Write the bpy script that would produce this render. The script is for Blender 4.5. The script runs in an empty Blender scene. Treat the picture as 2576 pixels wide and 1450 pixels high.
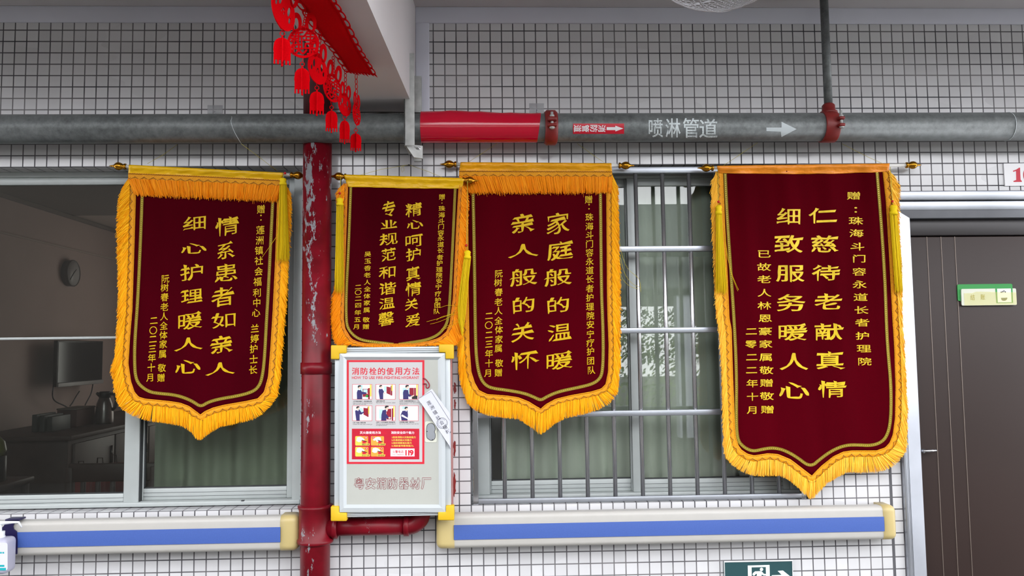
import bpy, bmesh, math, random
from mathutils import Vector, Matrix
import numpy as np

S = bpy.context.scene
COL = S.collection
PI = math.pi
random.seed(7)

# ------------------------------------------------------------------ camera
FPX = 2029.326                       # focal length in pixels of the 2576 x 1450 frame
RV = np.array([-0.0740156, -0.0344355, -0.010774])
CAM = np.array([1.9796464, -3.3245336, 1.590993])
def _rot(rv):
    a = np.linalg.norm(rv); k = rv / a
    K = np.array([[0, -k[2], k[1]], [k[2], 0, -k[0]], [-k[1], k[0], 0]])
    return np.eye(3) + math.sin(a) * K + (1 - math.cos(a)) * K @ K
RM = _rot(RV) @ np.array([[1, 0, 0], [0, 0, -1], [0, 1, 0]], float)   # rows: right, down, forward
cam_data = bpy.data.cameras.new('camera')
cam = bpy.data.objects.new('camera', cam_data)
COL.objects.link(cam)
cam_data.sensor_width = 36.0
cam_data.lens = FPX / 2576 * 36.0
cam_data.clip_start = 0.05
cam_data.clip_end = 200
cam.matrix_world = Matrix(((RM[0][0], -RM[1][0], -RM[2][0], CAM[0]),
                           (RM[0][1], -RM[1][1], -RM[2][1], CAM[1]),
                           (RM[0][2], -RM[1][2], -RM[2][2], CAM[2]),
                           (0, 0, 0, 1)))
S.camera = cam

# ------------------------------------------------------------------ daylight (overcast sky), exposure
world = bpy.data.worlds.new('overcast_sky'); S.world = world
world.use_nodes = True
wn = world.node_tree
bg = wn.nodes['Background']
bg.inputs['Color'].default_value = (0.96, 0.965, 1.0, 1)
# an overcast sky is brighter overhead than at the horizon
_tc = wn.nodes.new('ShaderNodeTexCoord'); _sx = wn.nodes.new('ShaderNodeSeparateXYZ')
wn.links.new(_tc.outputs['Generated'], _sx.inputs[0])
_mr = wn.nodes.new('ShaderNodeMapRange'); wn.links.new(_sx.outputs[2], _mr.inputs[0])
_mr.inputs[1].default_value = 0.0; _mr.inputs[2].default_value = 1.0
_mr.inputs[3].default_value = 2.2; _mr.inputs[4].default_value = 1.6
wn.links.new(_mr.outputs[0], bg.inputs['Strength'])
S.view_settings.view_transform = 'Standard'
S.view_settings.look = 'None'
S.view_settings.gamma = 1.0
S.view_settings.use_curve_mapping = False
S.view_settings.exposure = 1.5
S.cycles.max_bounces = 7
S.cycles.diffuse_bounces = 4
S.cycles.glossy_bounces = 4
S.cycles.transmission_bounces = 6
S.cycles.transparent_max_bounces = 10
S.cycles.caustics_reflective = False
S.cycles.caustics_refractive = False
S.cycles.use_denoising = True

def area(name, loc, rot, sx, sy, power, col=(1, 1, 1), portal=False):
    l = bpy.data.lights.new(name, 'AREA'); l.shape = 'RECTANGLE'
    l.size = sx; l.size_y = sy; l.energy = power; l.color = col
    if portal: l.cycles.is_portal = True
    o = bpy.data.objects.new(name, l); COL.objects.link(o)
    o.location = loc; o.rotation_euler = rot
    return o
CORR_Y = -1.6                       # outer edge of the corridor
CEIL_Z = 3.03
# the open side of the corridor, where the daylight comes in
area('open_corridor_side', (1.05, CORR_Y - .02, CEIL_Z / 2), (PI / 2, 0, PI), 11.1, CEIL_Z, 1.0, portal=True)

# ------------------------------------------------------------------ pixel -> place helpers
def ray(px, py):
    return np.array([(px - 1288) / FPX, (py - 725) / FPX, 1.0]) @ RM
def at(px, py, Y):
    """point seen at (px,py) of the photograph on the plane at depth Y"""
    d = ray(px, py); t = (Y - CAM[1]) / d[1]
    return CAM + d * t
def atz(px, py, z):
    d = ray(px, py); return CAM + d * ((z - CAM[2]) / d[2])
def atx(px, py, x):
    d = ray(px, py); return CAM + d * ((x - CAM[0]) / d[0])
def X(px, py, Y=0): return float(at(px, py, Y)[0])
def Z(px, py, Y=0): return float(at(px, py, Y)[2])

# ------------------------------------------------------------------ objects
ORG = {}
def empty(name, loc, label=None, cat=None, group=None, kind=None):
    o = bpy.data.objects.new(name, None); COL.objects.link(o)
    o.empty_display_size = .05
    o.location = tuple(float(v) for v in loc)
    ORG[o.name] = np.array(o.location)
    tag(o, label, cat, group, kind)
    return o
def tag(o, label=None, cat=None, group=None, kind=None):
    if label: o['label'] = label
    if cat: o['category'] = cat
    if group: o['group'] = group
    if kind: o['kind'] = kind
    return o

class MB:
    """collects geometry in world metres; build() links it as ONE mesh object"""
    def __init__(s):
        s.v = []; s.f = []; s.m = []; s.uv = {}; s.sm = []
    def add(s, vs, fs, mi=0, smooth=False, uvs=None):
        b = len(s.v)
        s.v += [tuple(float(c) for c in p) for p in vs]
        for k, f in enumerate(fs):
            if uvs is not None: s.uv[len(s.f)] = [uvs[i] for i in f]
            s.f.append(tuple(i + b for i in f)); s.m.append(mi); s.sm.append(smooth)
        return s
    def box(s, lo, hi, mi=0, M=None):
        (a, b, c), (d, e, f) = lo, hi
        vs = [(a, b, c), (d, b, c), (d, e, c), (a, e, c), (a, b, f), (d, b, f), (d, e, f), (a, e, f)]
        if M is not None: vs = [tuple(M @ Vector(p)) for p in vs]
        return s.add(vs, [(0, 3, 2, 1), (4, 5, 6, 7), (0, 1, 5, 4), (1, 2, 6, 5), (2, 3, 7, 6), (3, 0, 4, 7)], mi)
    def bbox(s, lo, hi, r=.003, mi=0, seg=2):
        """box with rounded edges"""
        bm = bmesh.new()
        bmesh.ops.create_cube(bm, size=1)
        for v in bm.verts:
            v.co = Vector(((lo[i] + hi[i]) / 2 + v.co[i] * (hi[i] - lo[i]) for i in range(3)))
        r = min(r, .49 * min(abs(hi[i] - lo[i]) for i in range(3)))
        bmesh.ops.bevel(bm, geom=bm.edges[:], offset=r, segments=seg, profile=.5, affect='EDGES')
        return s.bm(bm, mi, True)
    def bm(s, bm, mi=0, smooth=False, M=None):
        bm.verts.ensure_lookup_table()
        for i, v in enumerate(bm.verts): v.index = i
        vs = [(M @ v.co if M is not None else v.co) for v in bm.verts]
        fs = [tuple(v.index for v in f.verts) for f in bm.faces]
        s.add(vs, fs, mi, smooth); bm.free()
        return s
    def poly(s, pts, mi=0):
        return s.add(pts, [tuple(range(len(pts)))], mi)
    def slab(s, pts, n, mi=0, mi_side=None):
        """extrude a planar polygon (front face pts) along vector n"""
        k = len(pts); n = np.array(n, float)
        back = [np.array(p) + n for p in pts]
        s.add(list(pts) + back, [tuple(range(k)), tuple(range(2 * k - 1, k - 1, -1))], mi)
        s.add(list(pts) + back, [(i, i + k, (i + 1) % k + k, (i + 1) % k) for i in range(k)], mi if mi_side is None else mi_side)
        return s
    def tube(s, path, r, n=8, mi=0, caps=True, closed=False):
        P = [np.array(p, float) for p in path]; m = len(P)
        R = list(r) if hasattr(r, '__len__') else [r] * m
        T = []
        for i in range(m):
            a = P[(i - 1) % m] if (closed or i > 0) else P[i]
            b = P[(i + 1) % m] if (closed or i < m - 1) else P[i]
            t = b - a; T.append(t / (np.linalg.norm(t) + 1e-12))
        u = np.cross(T[0], (0, 0, 1))
        if np.linalg.norm(u) < 1e-3: u = np.cross(T[0], (0, 1, 0))
        u /= np.linalg.norm(u)
        vs = []
        for i in range(m):
            u = u - T[i] * (u @ T[i]); u /= (np.linalg.norm(u) + 1e-12)
            w = np.cross(T[i], u)
            for k in range(n):
                a = 2 * PI * k / n
                vs.append(P[i] + R[i] * (math.cos(a) * u + math.sin(a) * w))
        fs = []
        for i in range(m if closed else m - 1):
            for k in range(n):
                a, b = i * n + k, i * n + (k + 1) % n
                j = (i + 1) % m
                fs.append((a, b, j * n + (k + 1) % n, j * n + k))
        if caps and not closed:
            fs.append(tuple(range(n - 1, -1, -1))); fs.append(tuple((m - 1) * n + k for k in range(n)))
        return s.add(vs, fs, mi, True)
    def lathe(s, prof, a, axis, n=20, mi=0):
        """prof: (distance along axis, radius) list from point a"""
        a = np.array(a, float); axis = np.array(axis, float); axis /= np.linalg.norm(axis)
        return s.tube_rings([(a + axis * d, r) for d, r in prof], axis, n, mi)
    def tube_rings(s, rings, axis, n, mi):
        u = np.cross(axis, (0, 0, 1))
        if np.linalg.norm(u) < 1e-3: u = np.cross(axis, (0, 1, 0))
        u /= np.linalg.norm(u); w = np.cross(axis, u); vs = []
        for c, r in rings:
            for k in range(n):
                t = 2 * PI * k / n; vs.append(c + r * (math.cos(t) * u + math.sin(t) * w))
        m = len(rings)
        fs = [(i * n + k, i * n + (k + 1) % n, (i + 1) * n + (k + 1) % n, (i + 1) * n + k) for i in range(m - 1) for k in range(n)]
        fs += [tuple(range(n - 1, -1, -1)), tuple((m - 1) * n + k for k in range(n))]
        return s.add(vs, fs, mi, True)
    def grid(s, G, mi=0, smooth=True, uv=True):
        """G[i][j] points"""
        a, b = len(G), len(G[0])
        vs = [p for row in G for p in row]
        uvs = [(i / (a - 1), j / (b - 1)) for i in range(a) for j in range(b)] if uv else None
        return s.add(vs, [(i * b + j, i * b + j + 1, (i + 1) * b + j + 1, (i + 1) * b + j) for i in range(a - 1) for j in range(b - 1)], mi, smooth, uvs)
    def ball(s, c, r, n=12, mi=0, sc=(1, 1, 1)):
        bm = bmesh.new(); bmesh.ops.create_uvsphere(bm, u_segments=n, v_segments=max(6, n // 2 + 1), radius=1)
        c = np.array(c)
        for v in bm.verts: v.co = Vector((c[0] + v.co.x * r * sc[0], c[1] + v.co.y * r * sc[1], c[2] + v.co.z * r * sc[2]))
        return s.bm(bm, mi, True)
    def build(s, name, mats, parent=None, label=None, weld=False):
        o0 = ORG.get(parent.name, np.zeros(3)) if parent is not None else np.zeros(3)
        me = bpy.data.meshes.new(name)
        me.from_pydata([(x - o0[0], y - o0[1], z - o0[2]) for x, y, z in s.v], [], s.f)
        if not isinstance(mats, (list, tuple)): mats = [mats]
        for m in mats: me.materials.append(m)
        me.polygons.foreach_set('material_index', s.m)
        me.polygons.foreach_set('use_smooth', s.sm)
        if s.uv:
            L = me.uv_layers.new(name='UVMap').data
            for fi, uvs in s.uv.items():
                p = me.polygons[fi]
                for k, li in enumerate(p.loop_indices): L[li].uv = uvs[k]
        me.update()
        o = bpy.data.objects.new(name, me); COL.objects.link(o)
        if parent is not None: o.parent = parent
        ORG[o.name] = o0
        if label: o['label'] = label
        return o

def arc(c, r, a0, a1, n, plane='xz', y=0):
    out = []
    for k in range(n + 1):
        t = a0 + (a1 - a0) * k / n
        out.append((c[0] + r * math.cos(t), y, c[1] + r * math.sin(t)))
    return out
def lerp_poly(pts, xs, key=0):
    a = sorted(pts, key=lambda p: p[key])
    return np.interp(xs, [p[key] for p in a], [p[1 - key] for p in a])
def resample(pts, n):
    P = np.array(pts, float)
    d = np.r_[0, np.cumsum(np.linalg.norm(np.diff(P, axis=0), axis=1))]
    t = np.linspace(0, d[-1], n)
    return np.c_[np.interp(t, d, P[:, 0]), np.interp(t, d, P[:, 1])]
def smooth(P, k=2, it=1):
    """Chaikin corner cutting, ends kept"""
    P = np.array(P, float)
    for _ in range(k):
        Q = [P[0]]
        for a, b in zip(P[:-1], P[1:]): Q += [a * .75 + b * .25, a * .25 + b * .75]
        Q.append(P[-1]); P = np.array(Q)
    return P
# ------------------------------------------------------------------ materials
def lin(c):
    c = c / 255.0
    return c / 12.92 if c <= .04045 else ((c + .055) / 1.055) ** 2.4
def rgb(r, g, b): return (lin(r), lin(g), lin(b), 1)
class NT:
    def __init__(s, m): s.t = m.node_tree; s.n = s.t.nodes; s.l = s.t.links
    def node(s, ty, **kw):
        n = s.n.new(ty)
        for k, v in kw.items():
            if k.startswith('i_'):
                key = k[2:]; key = int(key) if key.isdigit() else key.replace('_', ' ')
                s.put(n.inputs[key], v)
            else: setattr(n, k, v)
        return n
    def put(s, sock, v):
        if isinstance(v, bpy.types.NodeSocket): s.l.new(v, sock)
        else: sock.default_value = v
    def math(s, op, a, b=None, c=None, clamp=False):
        n = s.n.new('ShaderNodeMath'); n.operation = op; n.use_clamp = clamp
        for i, v in enumerate((a, b, c)):
            if v is not None: s.put(n.inputs[i], v)
        return n.outputs[0]
    def mix(s, f, a, b):
        n = s.n.new('ShaderNodeMix'); n.data_type = 'RGBA'
        s.put(n.inputs[0], f); s.put(n.inputs[6], a); s.put(n.inputs[7], b)
        return n.outputs[2]
    def ramp(s, f, lo, hi):
        n = s.n.new('ShaderNodeMapRange'); n.clamp = True
        s.put(n.inputs[0], f); n.inputs[1].default_value = lo; n.inputs[2].default_value = hi
        return n.outputs[0]
    def noise(s, scale, detail=2, vec=None, rough=.5):
        n = s.n.new('ShaderNodeTexNoise'); n.inputs['Scale'].default_value = scale
        n.inputs['Detail'].default_value = detail; n.inputs['Roughness'].default_value = rough
        if vec is not None: s.l.new(vec, n.inputs['Vector'])
        return n.outputs['Fac']
    def pos(s, sc=None):
        g = s.n.new('ShaderNodeNewGeometry').outputs['Position']
        if sc is None: return g
        m = s.n.new('ShaderNodeVectorMath'); m.operation = 'MULTIPLY'
        s.l.new(g, m.inputs[0]); m.inputs[1].default_value = sc
        return m.outputs[0]
    def bump(s, h, strength=.3, dist=.002):
        n = s.n.new('ShaderNodeBump'); n.inputs['Strength'].default_value = strength
        n.inputs['Distance'].default_value = dist; s.l.new(h, n.inputs['Height'])
        return n.outputs[0]
def mat(name, col=(200, 200, 200), rough=.5, metal=0., spec=.5, var=0., vscale=20, bump=0., bscale=60, sheen=0., coat=0., alpha=1., vsc=None):
    m = bpy.data.materials.new(name); m.use_nodes = True
    t = NT(m); p = t.n['Principled BSDF']
    c = rgb(*col)
    p.inputs['Base Color'].default_value = c
    p.inputs['Roughness'].default_value = rough; p.inputs['Metallic'].default_value = metal
    p.inputs['Specular IOR Level'].default_value = spec
    if sheen: p.inputs['Sheen Weight'].default_value = sheen
    if coat: p.inputs['Coat Weight'].default_value = coat; p.inputs['Coat Roughness'].default_value = .08
    if alpha < 1: p.inputs['Alpha'].default_value = alpha
    if var:
        f = t.noise(vscale, 4, t.pos(vsc) if vsc else t.pos())
        f = t.ramp(f, .3, .7)
        d = tuple(x * (1 - var) for x in c[:3]) + (1,)
        l = tuple(min(1, x * (1 + var)) for x in c[:3]) + (1,)
        t.put(p.inputs['Base Color'], t.mix(f, d, l))
    if bump:
        t.put(p.inputs['Normal'], t.bump(t.noise(bscale, 3, t.pos(vsc) if vsc else t.pos()), bump))
    m['t'] = 1
    return m

def tile_mat(name, pitch=.048, zp=.04812, z0=2.4, grout=.0047, white=(206, 206, 208)):
    m = bpy.data.materials.new(name); m.use_nodes = True
    t = NT(m); p = t.n['Principled BSDF']
    geo = t.node('ShaderNodeNewGeometry')
    sp = t.node('ShaderNodeSeparateXYZ'); t.l.new(geo.outputs['Position'], sp.inputs[0])
    sn = t.node('ShaderNodeSeparateXYZ'); t.l.new(geo.outputs['True Normal'], sn.inputs[0])
    wob = t.math('MULTIPLY', t.math('SUBTRACT', t.noise(9, 3), .5), .0022)
    idx = []; tile = None
    for k, (pp, off) in enumerate(((pitch, 0), (pitch, 0.0), (zp, z0))):
        x = t.math('DIVIDE', t.math('ADD', t.math('SUBTRACT', sp.outputs[k], off), wob), pp)
        fl = t.math('FLOOR', t.math('ADD', x, 1e-4)); idx.append(fl)
        fr = t.math('SUBTRACT', x, fl)
        d = t.math('MULTIPLY', t.math('MINIMUM', fr, t.math('SUBTRACT', 1.0, fr)), pp)
        on = t.math('LESS_THAN', t.math('ABSOLUTE', sn.outputs[k]), .5)
        f = t.ramp(d, grout / 2 - .0007, grout / 2 + .0007)
        f = t.math('SUBTRACT', 1.0, t.math('MULTIPLY', on, t.math('SUBTRACT', 1.0, f)))
        tile = f if tile is None else t.math('MULTIPLY', tile, f)
    cv = t.node('ShaderNodeCombineXYZ')
    for k in range(3): t.l.new(idx[k], cv.inputs[k])
    wn_ = t.node('ShaderNodeTexWhiteNoise', noise_dimensions='3D'); t.l.new(cv.outputs[0], wn_.inputs['Vector'])
    w = rgb(*white)
    tc = t.mix(wn_.outputs['Value'], tuple(x * .93 for x in w[:3]) + (1,), tuple(min(1, x * 1.04) for x in w[:3]) + (1,))
    gn = t.ramp(t.noise(26, 3), .35, .75)
    gc = t.mix(gn, rgb(50, 50, 57), rgb(128, 125, 127))
    stain = t.ramp(t.noise(3.1, 6, rough=.7), .66, .8)
    tc = t.mix(t.math('MULTIPLY', stain, .10), tc, rgb(150, 140, 120))
    t.put(p.inputs['Base Color'], t.mix(tile, gc, tc))
    t.put(p.inputs['Roughness'], t.math('SUBTRACT', .85, t.math('MULTIPLY', tile, .72)))
    p.inputs['Specular IOR Level'].default_value = .5
    b = t.bump(tile, .35, .0012)
    # every tile sits at its own slight angle
    off = t.node('ShaderNodeVectorMath', operation='SUBTRACT'); t.l.new(wn_.outputs['Color'], off.inputs[0]); off.inputs[1].default_value = (.5, .5, .5)
    sc = t.node('ShaderNodeVectorMath', operation='SCALE'); t.l.new(off.outputs[0], sc.inputs[0]); sc.inputs['Scale'].default_value = .008
    ad = t.node('ShaderNodeVectorMath', operation='ADD'); t.l.new(b, ad.inputs[0]); t.l.new(sc.outputs[0], ad.inputs[1])
    nm = t.node('ShaderNodeVectorMath', operation='NORMALIZE'); t.l.new(ad.outputs[0], nm.inputs[0])
    t.put(p.inputs['Normal'], nm.outputs[0])
    return m

def glass_mat(name, tint=(235, 240, 238), refl=1.5, haze=0.0):
    m = bpy.data.materials.new(name); m.use_nodes = True
    t = NT(m); t.n.remove(t.n['Principled BSDF'])
    out = t.n['Material Output']
    tr = t.node('ShaderNodeBsdfTransparent'); tr.inputs[0].default_value = rgb(*tint)
    gl = t.node('ShaderNodeBsdfGlossy'); gl.inputs['Roughness'].default_value = .01; gl.inputs['Color'].default_value = (1, 1, 1, 1)
    fr = t.node('ShaderNodeFresnel'); fr.inputs[0].default_value = refl
    mx = t.node('ShaderNodeMixShader'); t.l.new(fr.outputs[0], mx.inputs[0]); t.l.new(tr.outputs[0], mx.inputs[1]); t.l.new(gl.outputs[0], mx.inputs[2])
    last = mx.outputs[0]
    if haze:
        df = t.node('ShaderNodeBsdfDiffuse'); df.inputs[0].default_value = rgb(200, 200, 195)
        m2 = t.node('ShaderNodeMixShader'); m2.inputs[0].default_value = haze
        t.l.new(last, m2.inputs[1]); t.l.new(df.outputs[0], m2.inputs[2]); last = m2.outputs[0]
    t.l.new(last, out.inputs['Surface'])
    return m

def galv_mat(name):
    m = mat(name, (150, 154, 154), .42, .35)
    t = NT(m); p = t.n['Principled BSDF']
    a = t.noise(38, 6, t.pos(), .7); b = t.noise(6, 4, t.pos((.5, 1, 1)), .6); c = t.noise(240, 2, t.pos())
    f = t.math('ADD', t.math('MULTIPLY', a, .6), t.math('MULTIPLY', b, .4))
    f = t.ramp(f, .35, .68)
    col = t.mix(f, rgb(78, 82, 82), rgb(126, 131, 131))
    spot = t.ramp(c, .68, .78)
    col = t.mix(t.math('MULTIPLY', spot, .35), col, rgb(150, 156, 158))
    t.put(p.inputs['Base Color'], col)
    t.put(p.inputs['Roughness'], t.math('ADD', .34, t.math('MULTIPLY', a, .22)))
    t.put(p.inputs['Normal'], t.bump(a, .12, .002))
    return m

def peel_mat(name):
    """red gloss paint flaking off a grey undercoat"""
    m = mat(name, (150, 22, 32), .42, 0, .25)
    t = NT(m); p = t.n['Principled BSDF']
    pz = t.pos((1, 1, .42))
    big = t.noise(7.5, 2, pz)
    fine = t.noise(46, 7, pz, .72)
    geo = t.node('ShaderNodeNewGeometry'); sp = t.node('ShaderNodeSeparateXYZ'); t.l.new(geo.outputs['Position'], sp.inputs[0])
    hi = t.ramp(sp.outputs[2], 1.25, 2.1)                       # the upper run has weathered most
    front = t.math('SUBTRACT', 1.0, t.math('MULTIPLY', t.math('ABSOLUTE', t.math('SUBTRACT', sp.outputs[0], 1.295)), 24.0), clamp=True)
    f = t.math('ADD', t.math('MULTIPLY', big, .5), t.math('MULTIPLY', fine, .62))
    f = t.math('ADD', f, t.math('ADD', t.math('MULTIPLY', hi, .055), t.math('MULTIPLY', front, .085)))
    k = t.ramp(f, .712, .722)
    red = t.mix(t.ramp(t.noise(14, 4, t.pos()), .3, .7), rgb(92, 7, 18), rgb(118, 12, 28))
    gry = t.mix(t.noise(60, 3, t.pos()), rgb(118, 118, 122), rgb(150, 150, 154))
    t.put(p.inputs['Base Color'], t.mix(k, red, gry))
    t.put(p.inputs['Roughness'], t.math('ADD', .34, t.math('MULTIPLY', k, .4)))
    t.put(p.inputs['Normal'], t.bump(t.math('SUBTRACT', 1.0, k), .5, .0012))
    return m

def island_mat(name, a, b, rough=.6, sheen=0., spec=.15):
    """thread colour that changes from strand to strand"""
    m = mat(name, a, rough, 0, spec, sheen=sheen)
    t = NT(m); p = t.n['Principled BSDF']
    g = t.node('ShaderNodeNewGeometry')
    t.put(p.inputs['Base Color'], t.mix(g.outputs['Random Per Island'], rgb(*a), rgb(*b)))
    return m

def satin_mat(name, col):
    m = mat(name, col, .36, 0, .45)
    t = NT(m); p = t.n['Principled BSDF']
    f = t.noise(1.0, 3, t.pos((9, 9, 26)))
    c = rgb(*col)
    t.put(p.inputs['Base Color'], t.mix(t.ramp(f, .35, .65), tuple(x * .86 for x in c[:3]) + (1,), c))
    t.put(p.inputs['Normal'], t.bump(t.noise(1.0, 2, t.pos((26, 26, 60))), .5, .012))
    return m

def velvet_mat(name, col):
    m = mat(name, col, .95, 0, .03)
    t = NT(m); p = t.n['Principled BSDF']
    p.inputs['Sheen Weight'].default_value = .06
    p.inputs['Sheen Roughness'].default_value = .4
    p.inputs['Sheen Tint'].default_value = rgb(200, 30, 50)
    c = rgb(*col)
    f = t.noise(420, 3, t.pos())
    g = t.noise(7, 3, t.pos((1, 1, .3)))
    f = t.math('ADD', t.math('MULTIPLY', f, .7), t.math('MULTIPLY', g, .5))
    t.put(p.inputs['Base Color'], t.mix(t.ramp(f, .3, .9), tuple(x * .65 for x in c[:3]) + (1,), tuple(x * 1.25 for x in c[:3]) + (1,)))
    return m

def braid_mat(name, col, dark):
    m = mat(name, col, .6, 0, .2)
    t = NT(m); p = t.n['Principled BSDF']
    f = t.noise(700, 2, t.pos())
    t.put(p.inputs['Base Color'], t.mix(t.ramp(f, .35, .7), rgb(*dark), rgb(*col)))
    t.put(p.inputs['Normal'], t.bump(f, .5, .001))
    return m

M = {}
M['tile'] = tile_mat('white_mosaic_tile')
M['plaster'] = mat('white_wall_paint', (212, 214, 226), .75, var=.04, vscale=3, bump=.08, bscale=40)
M['ceil'] = mat('ceiling_paint', (196, 192, 193), .85, var=.04, vscale=2)
M['concrete'] = mat('concrete', (150, 146, 140), .9, var=.12, vscale=2)
M['alu'] = mat('white_aluminium', (172, 178, 177), .38, .1, var=.03)
M['alu_dark'] = mat('dark_gasket', (40, 42, 44), .6)
M['steel'] = mat('stainless_steel', (190, 192, 196), .2, 1.0, var=.05, vscale=8)
M['steel_b'] = mat('brushed_steel', (166, 170, 178), .32, .75, var=.1, vscale=5)
M['bar'] = mat('steel_bar', (190, 190, 192), .26, .85)
M['glass'] = glass_mat('clear_glass')
M['glass_g'] = glass_mat('window_glass', (240, 244, 240), 1.6)
M['galv'] = galv_mat('galvanised_steel')
M['galv_l'] = mat('pale_galvanised_angle', (178, 180, 178), .55, .3, var=.15, vscale=30, bump=.1)
M['redpipe'] = peel_mat('flaking_red_paint')
M['maroon'] = mat('beam_shaded_red', (70, 12, 18), .5, var=.2, vscale=20)  # darker red that paints in the beam's shade on the upper riser
M['redcast'] = mat('red_cast_iron', (124, 28, 26), .45, 0, .5, var=.18, vscale=25)
M['redtape'] = mat('red_reflective_film', (200, 0, 44), .14, 0, .5, coat=.2)
M['redlabel'] = mat('red_label', (206, 22, 48), .35)
M['white'] = mat('white_print', (236, 236, 238), .5)
M['stencil'] = mat('white_spray_paint', (222, 232, 234), .6)
_t = NT(M['stencil']); _t.put(_t.n['Principled BSDF'].inputs['Alpha'], _t.math('ADD', .45, _t.math('MULTIPLY', _t.ramp(_t.math('ADD', _t.math('MULTIPLY', _t.noise(16, 2, _t.pos()), .7), _t.math('MULTIPLY', _t.noise(160, 3, _t.pos()), .45)), .40, .62), .55)))
M['arrow'] = mat('white_arrow_paint', (214, 224, 228), .6, alpha=.9)
M['joint'] = mat('grey_joint_filler', (84, 84, 88), .8)
M['red'] = mat('red_print', (206, 28, 50), .4)
M['dkred'] = mat('dark_red_print', (140, 10, 40), .4)
M['navy'] = mat('navy_print', (42, 36, 98), .5)
M['skin'] = mat('skin_print', (226, 196, 178), .5)
M['black'] = mat('black_print', (28, 26, 28), .5)
M['cyan'] = mat('pale_cyan_print', (178, 214, 218), .5)
M['yell'] = mat('yellow_print', (226, 206, 80), .5)
M['orange'] = mat('orange_print', (236, 160, 60), .5)
M['paper'] = mat('white_paper', (206, 208, 220), .7)
M['poster'] = mat('glossy_poster', (190, 188, 189), .22)
M['cabinet'] = mat('white_cabinet_sheet', (176, 178, 171), .4, var=.03, vscale=6)
M['cab_frame'] = mat('cabinet_aluminium', (190, 196, 199), .35, .1)
M['corner'] = mat('yellow_foam_guard', (212, 172, 18), .6, var=.05)
M['brown'] = mat('door_brown', (48, 36, 33), .42, .0, .3, var=.08, vscale=2)
M['brown_d'] = mat('door_dark', (44, 40, 42), .4)
M['groove'] = mat('door_groove', (112, 100, 92), .4, .3)
M['green'] = mat('green_plate', (30, 140, 58), .4)
M['plate'] = mat('door_plate', (208, 210, 196), .4)
M['tape'] = mat('clear_tape', (230, 224, 130), .2, alpha=.32)
M['olive'] = mat('olive_print', (150, 138, 50), .5)
M['exit'] = mat('teal_sign', (30, 68, 72), .4)
M['exit_w'] = mat('sign_white', (224, 236, 232), .45)
M['num'] = mat('red_numeral', (196, 20, 52), .5)
M['rail'] = mat('white_rail_pvc', (178, 176, 171), .45, var=.02)
M['stripe'] = mat('blue_stripe', (64, 92, 164), .5, var=.06, vscale=300)
M['cap'] = mat('cream_plastic', (188, 170, 116), .4)
M['felt'] = mat('red_felt', (186, 2, 12), 1.0, spec=.04, var=.1, vscale=300)
M['gold'] = mat('gilt_plastic', (176, 122, 30), .16, .9)
M['rod'] = mat('white_rod', (226, 224, 220), .35)
M['bead'] = mat('red_bead', (190, 10, 20), .25)
M['velvet'] = velvet_mat('maroon_velvet', (66, 0, 11))
M['velvet_b'] = velvet_mat('crimson_velvet', (76, 0, 11))
M['satin_y'] = satin_mat('yellow_satin', (240, 188, 6))
M['satin_g'] = satin_mat('golden_satin', (246, 172, 12))
M['satin_o'] = satin_mat('orange_satin', (248, 150, 36))
M['fringe'] = island_mat('golden_fringe', (244, 160, 6), (254, 188, 22))
M['fringe_o'] = island_mat('orange_fringe', (238, 134, 4), (252, 160, 16))
M['fringe_p'] = island_mat('pale_gold_fringe', (240, 172, 34), (254, 200, 74))
M['tassel'] = island_mat('yellow_tassel', (214, 176, 0), (236, 206, 24))
M['braid'] = braid_mat('gold_braid', (246, 176, 34), (206, 130, 8))
M['braid_o'] = braid_mat('orange_braid', (244, 160, 40), (200, 112, 10))
M['cordb'] = mat('bronze_gimp_cord', (136, 82, 14), .5)
M['pipe_y'] = braid_mat('gold_piping', (168, 146, 44), (112, 96, 20))
M['pipe_d'] = mat('gold_bead_line', (214, 196, 96), .3, .5)
M['foil'] = mat('gold_lettering', (204, 168, 6), .5, .0, .2, var=.08, vscale=40)
M['foil_b'] = mat('bright_gold_lettering', (212, 180, 26), .42, .12, .3, var=.16, vscale=25)
M['thread'] = mat('yellow_thread', (190, 176, 60), .6)
M['clear'] = mat('clear_plastic_hook', (190, 192, 196), .15, alpha=.35)
M['cable'] = mat('dark_cable', (40, 36, 32), .6)
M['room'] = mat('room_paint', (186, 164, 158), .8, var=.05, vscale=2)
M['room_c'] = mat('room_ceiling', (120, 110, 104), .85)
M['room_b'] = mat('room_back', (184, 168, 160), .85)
M['curtain'] = mat('grey_green_curtain', (164, 172, 156), .85, var=.1, vscale=4)
M['curtain2'] = mat('grey_curtain', (228, 230, 222), .85, var=.08, vscale=4)
M['wood'] = mat('dark_wood', (66, 50, 46), .5, var=.2, vscale=9)
M['tvscreen'] = mat('tv_glass', (40, 42, 44), .12)
M['tvbezel'] = mat('tv_silver', (160, 156, 156), .4)
M['tvblack'] = mat('tv_black', (22, 22, 24), .4)
M['clock'] = mat('clock_dial', (176, 172, 172), .4)
M['clockrim'] = mat('clock_rim', (74, 66, 62), .4)
M['kettle'] = mat('kettle_steel', (120, 112, 110), .25, .7)
M['bottle'] = mat('white_bottle', (172, 172, 190), .4)
M['pump'] = mat('white_pump', (214, 218, 222), .35)
M['holder'] = mat('navy_holder', (24, 16, 66), .4)
M['teal'] = mat('teal_print', (20, 160, 168), .5)
M['fan'] = mat('fan_plastic', (168, 168, 172), .4)
M['floor'] = mat('floor_tile_grey', (74, 71, 67), .6, var=.05)
M['wing'] = mat('wing_render', (74, 70, 66), .8, var=.08)
M['leaf'] = island_mat('hedge_leaf', (110, 146, 64), (182, 200, 120))
M['canopy'] = mat('canopy_sheet', (96, 100, 104), .7)
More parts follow.
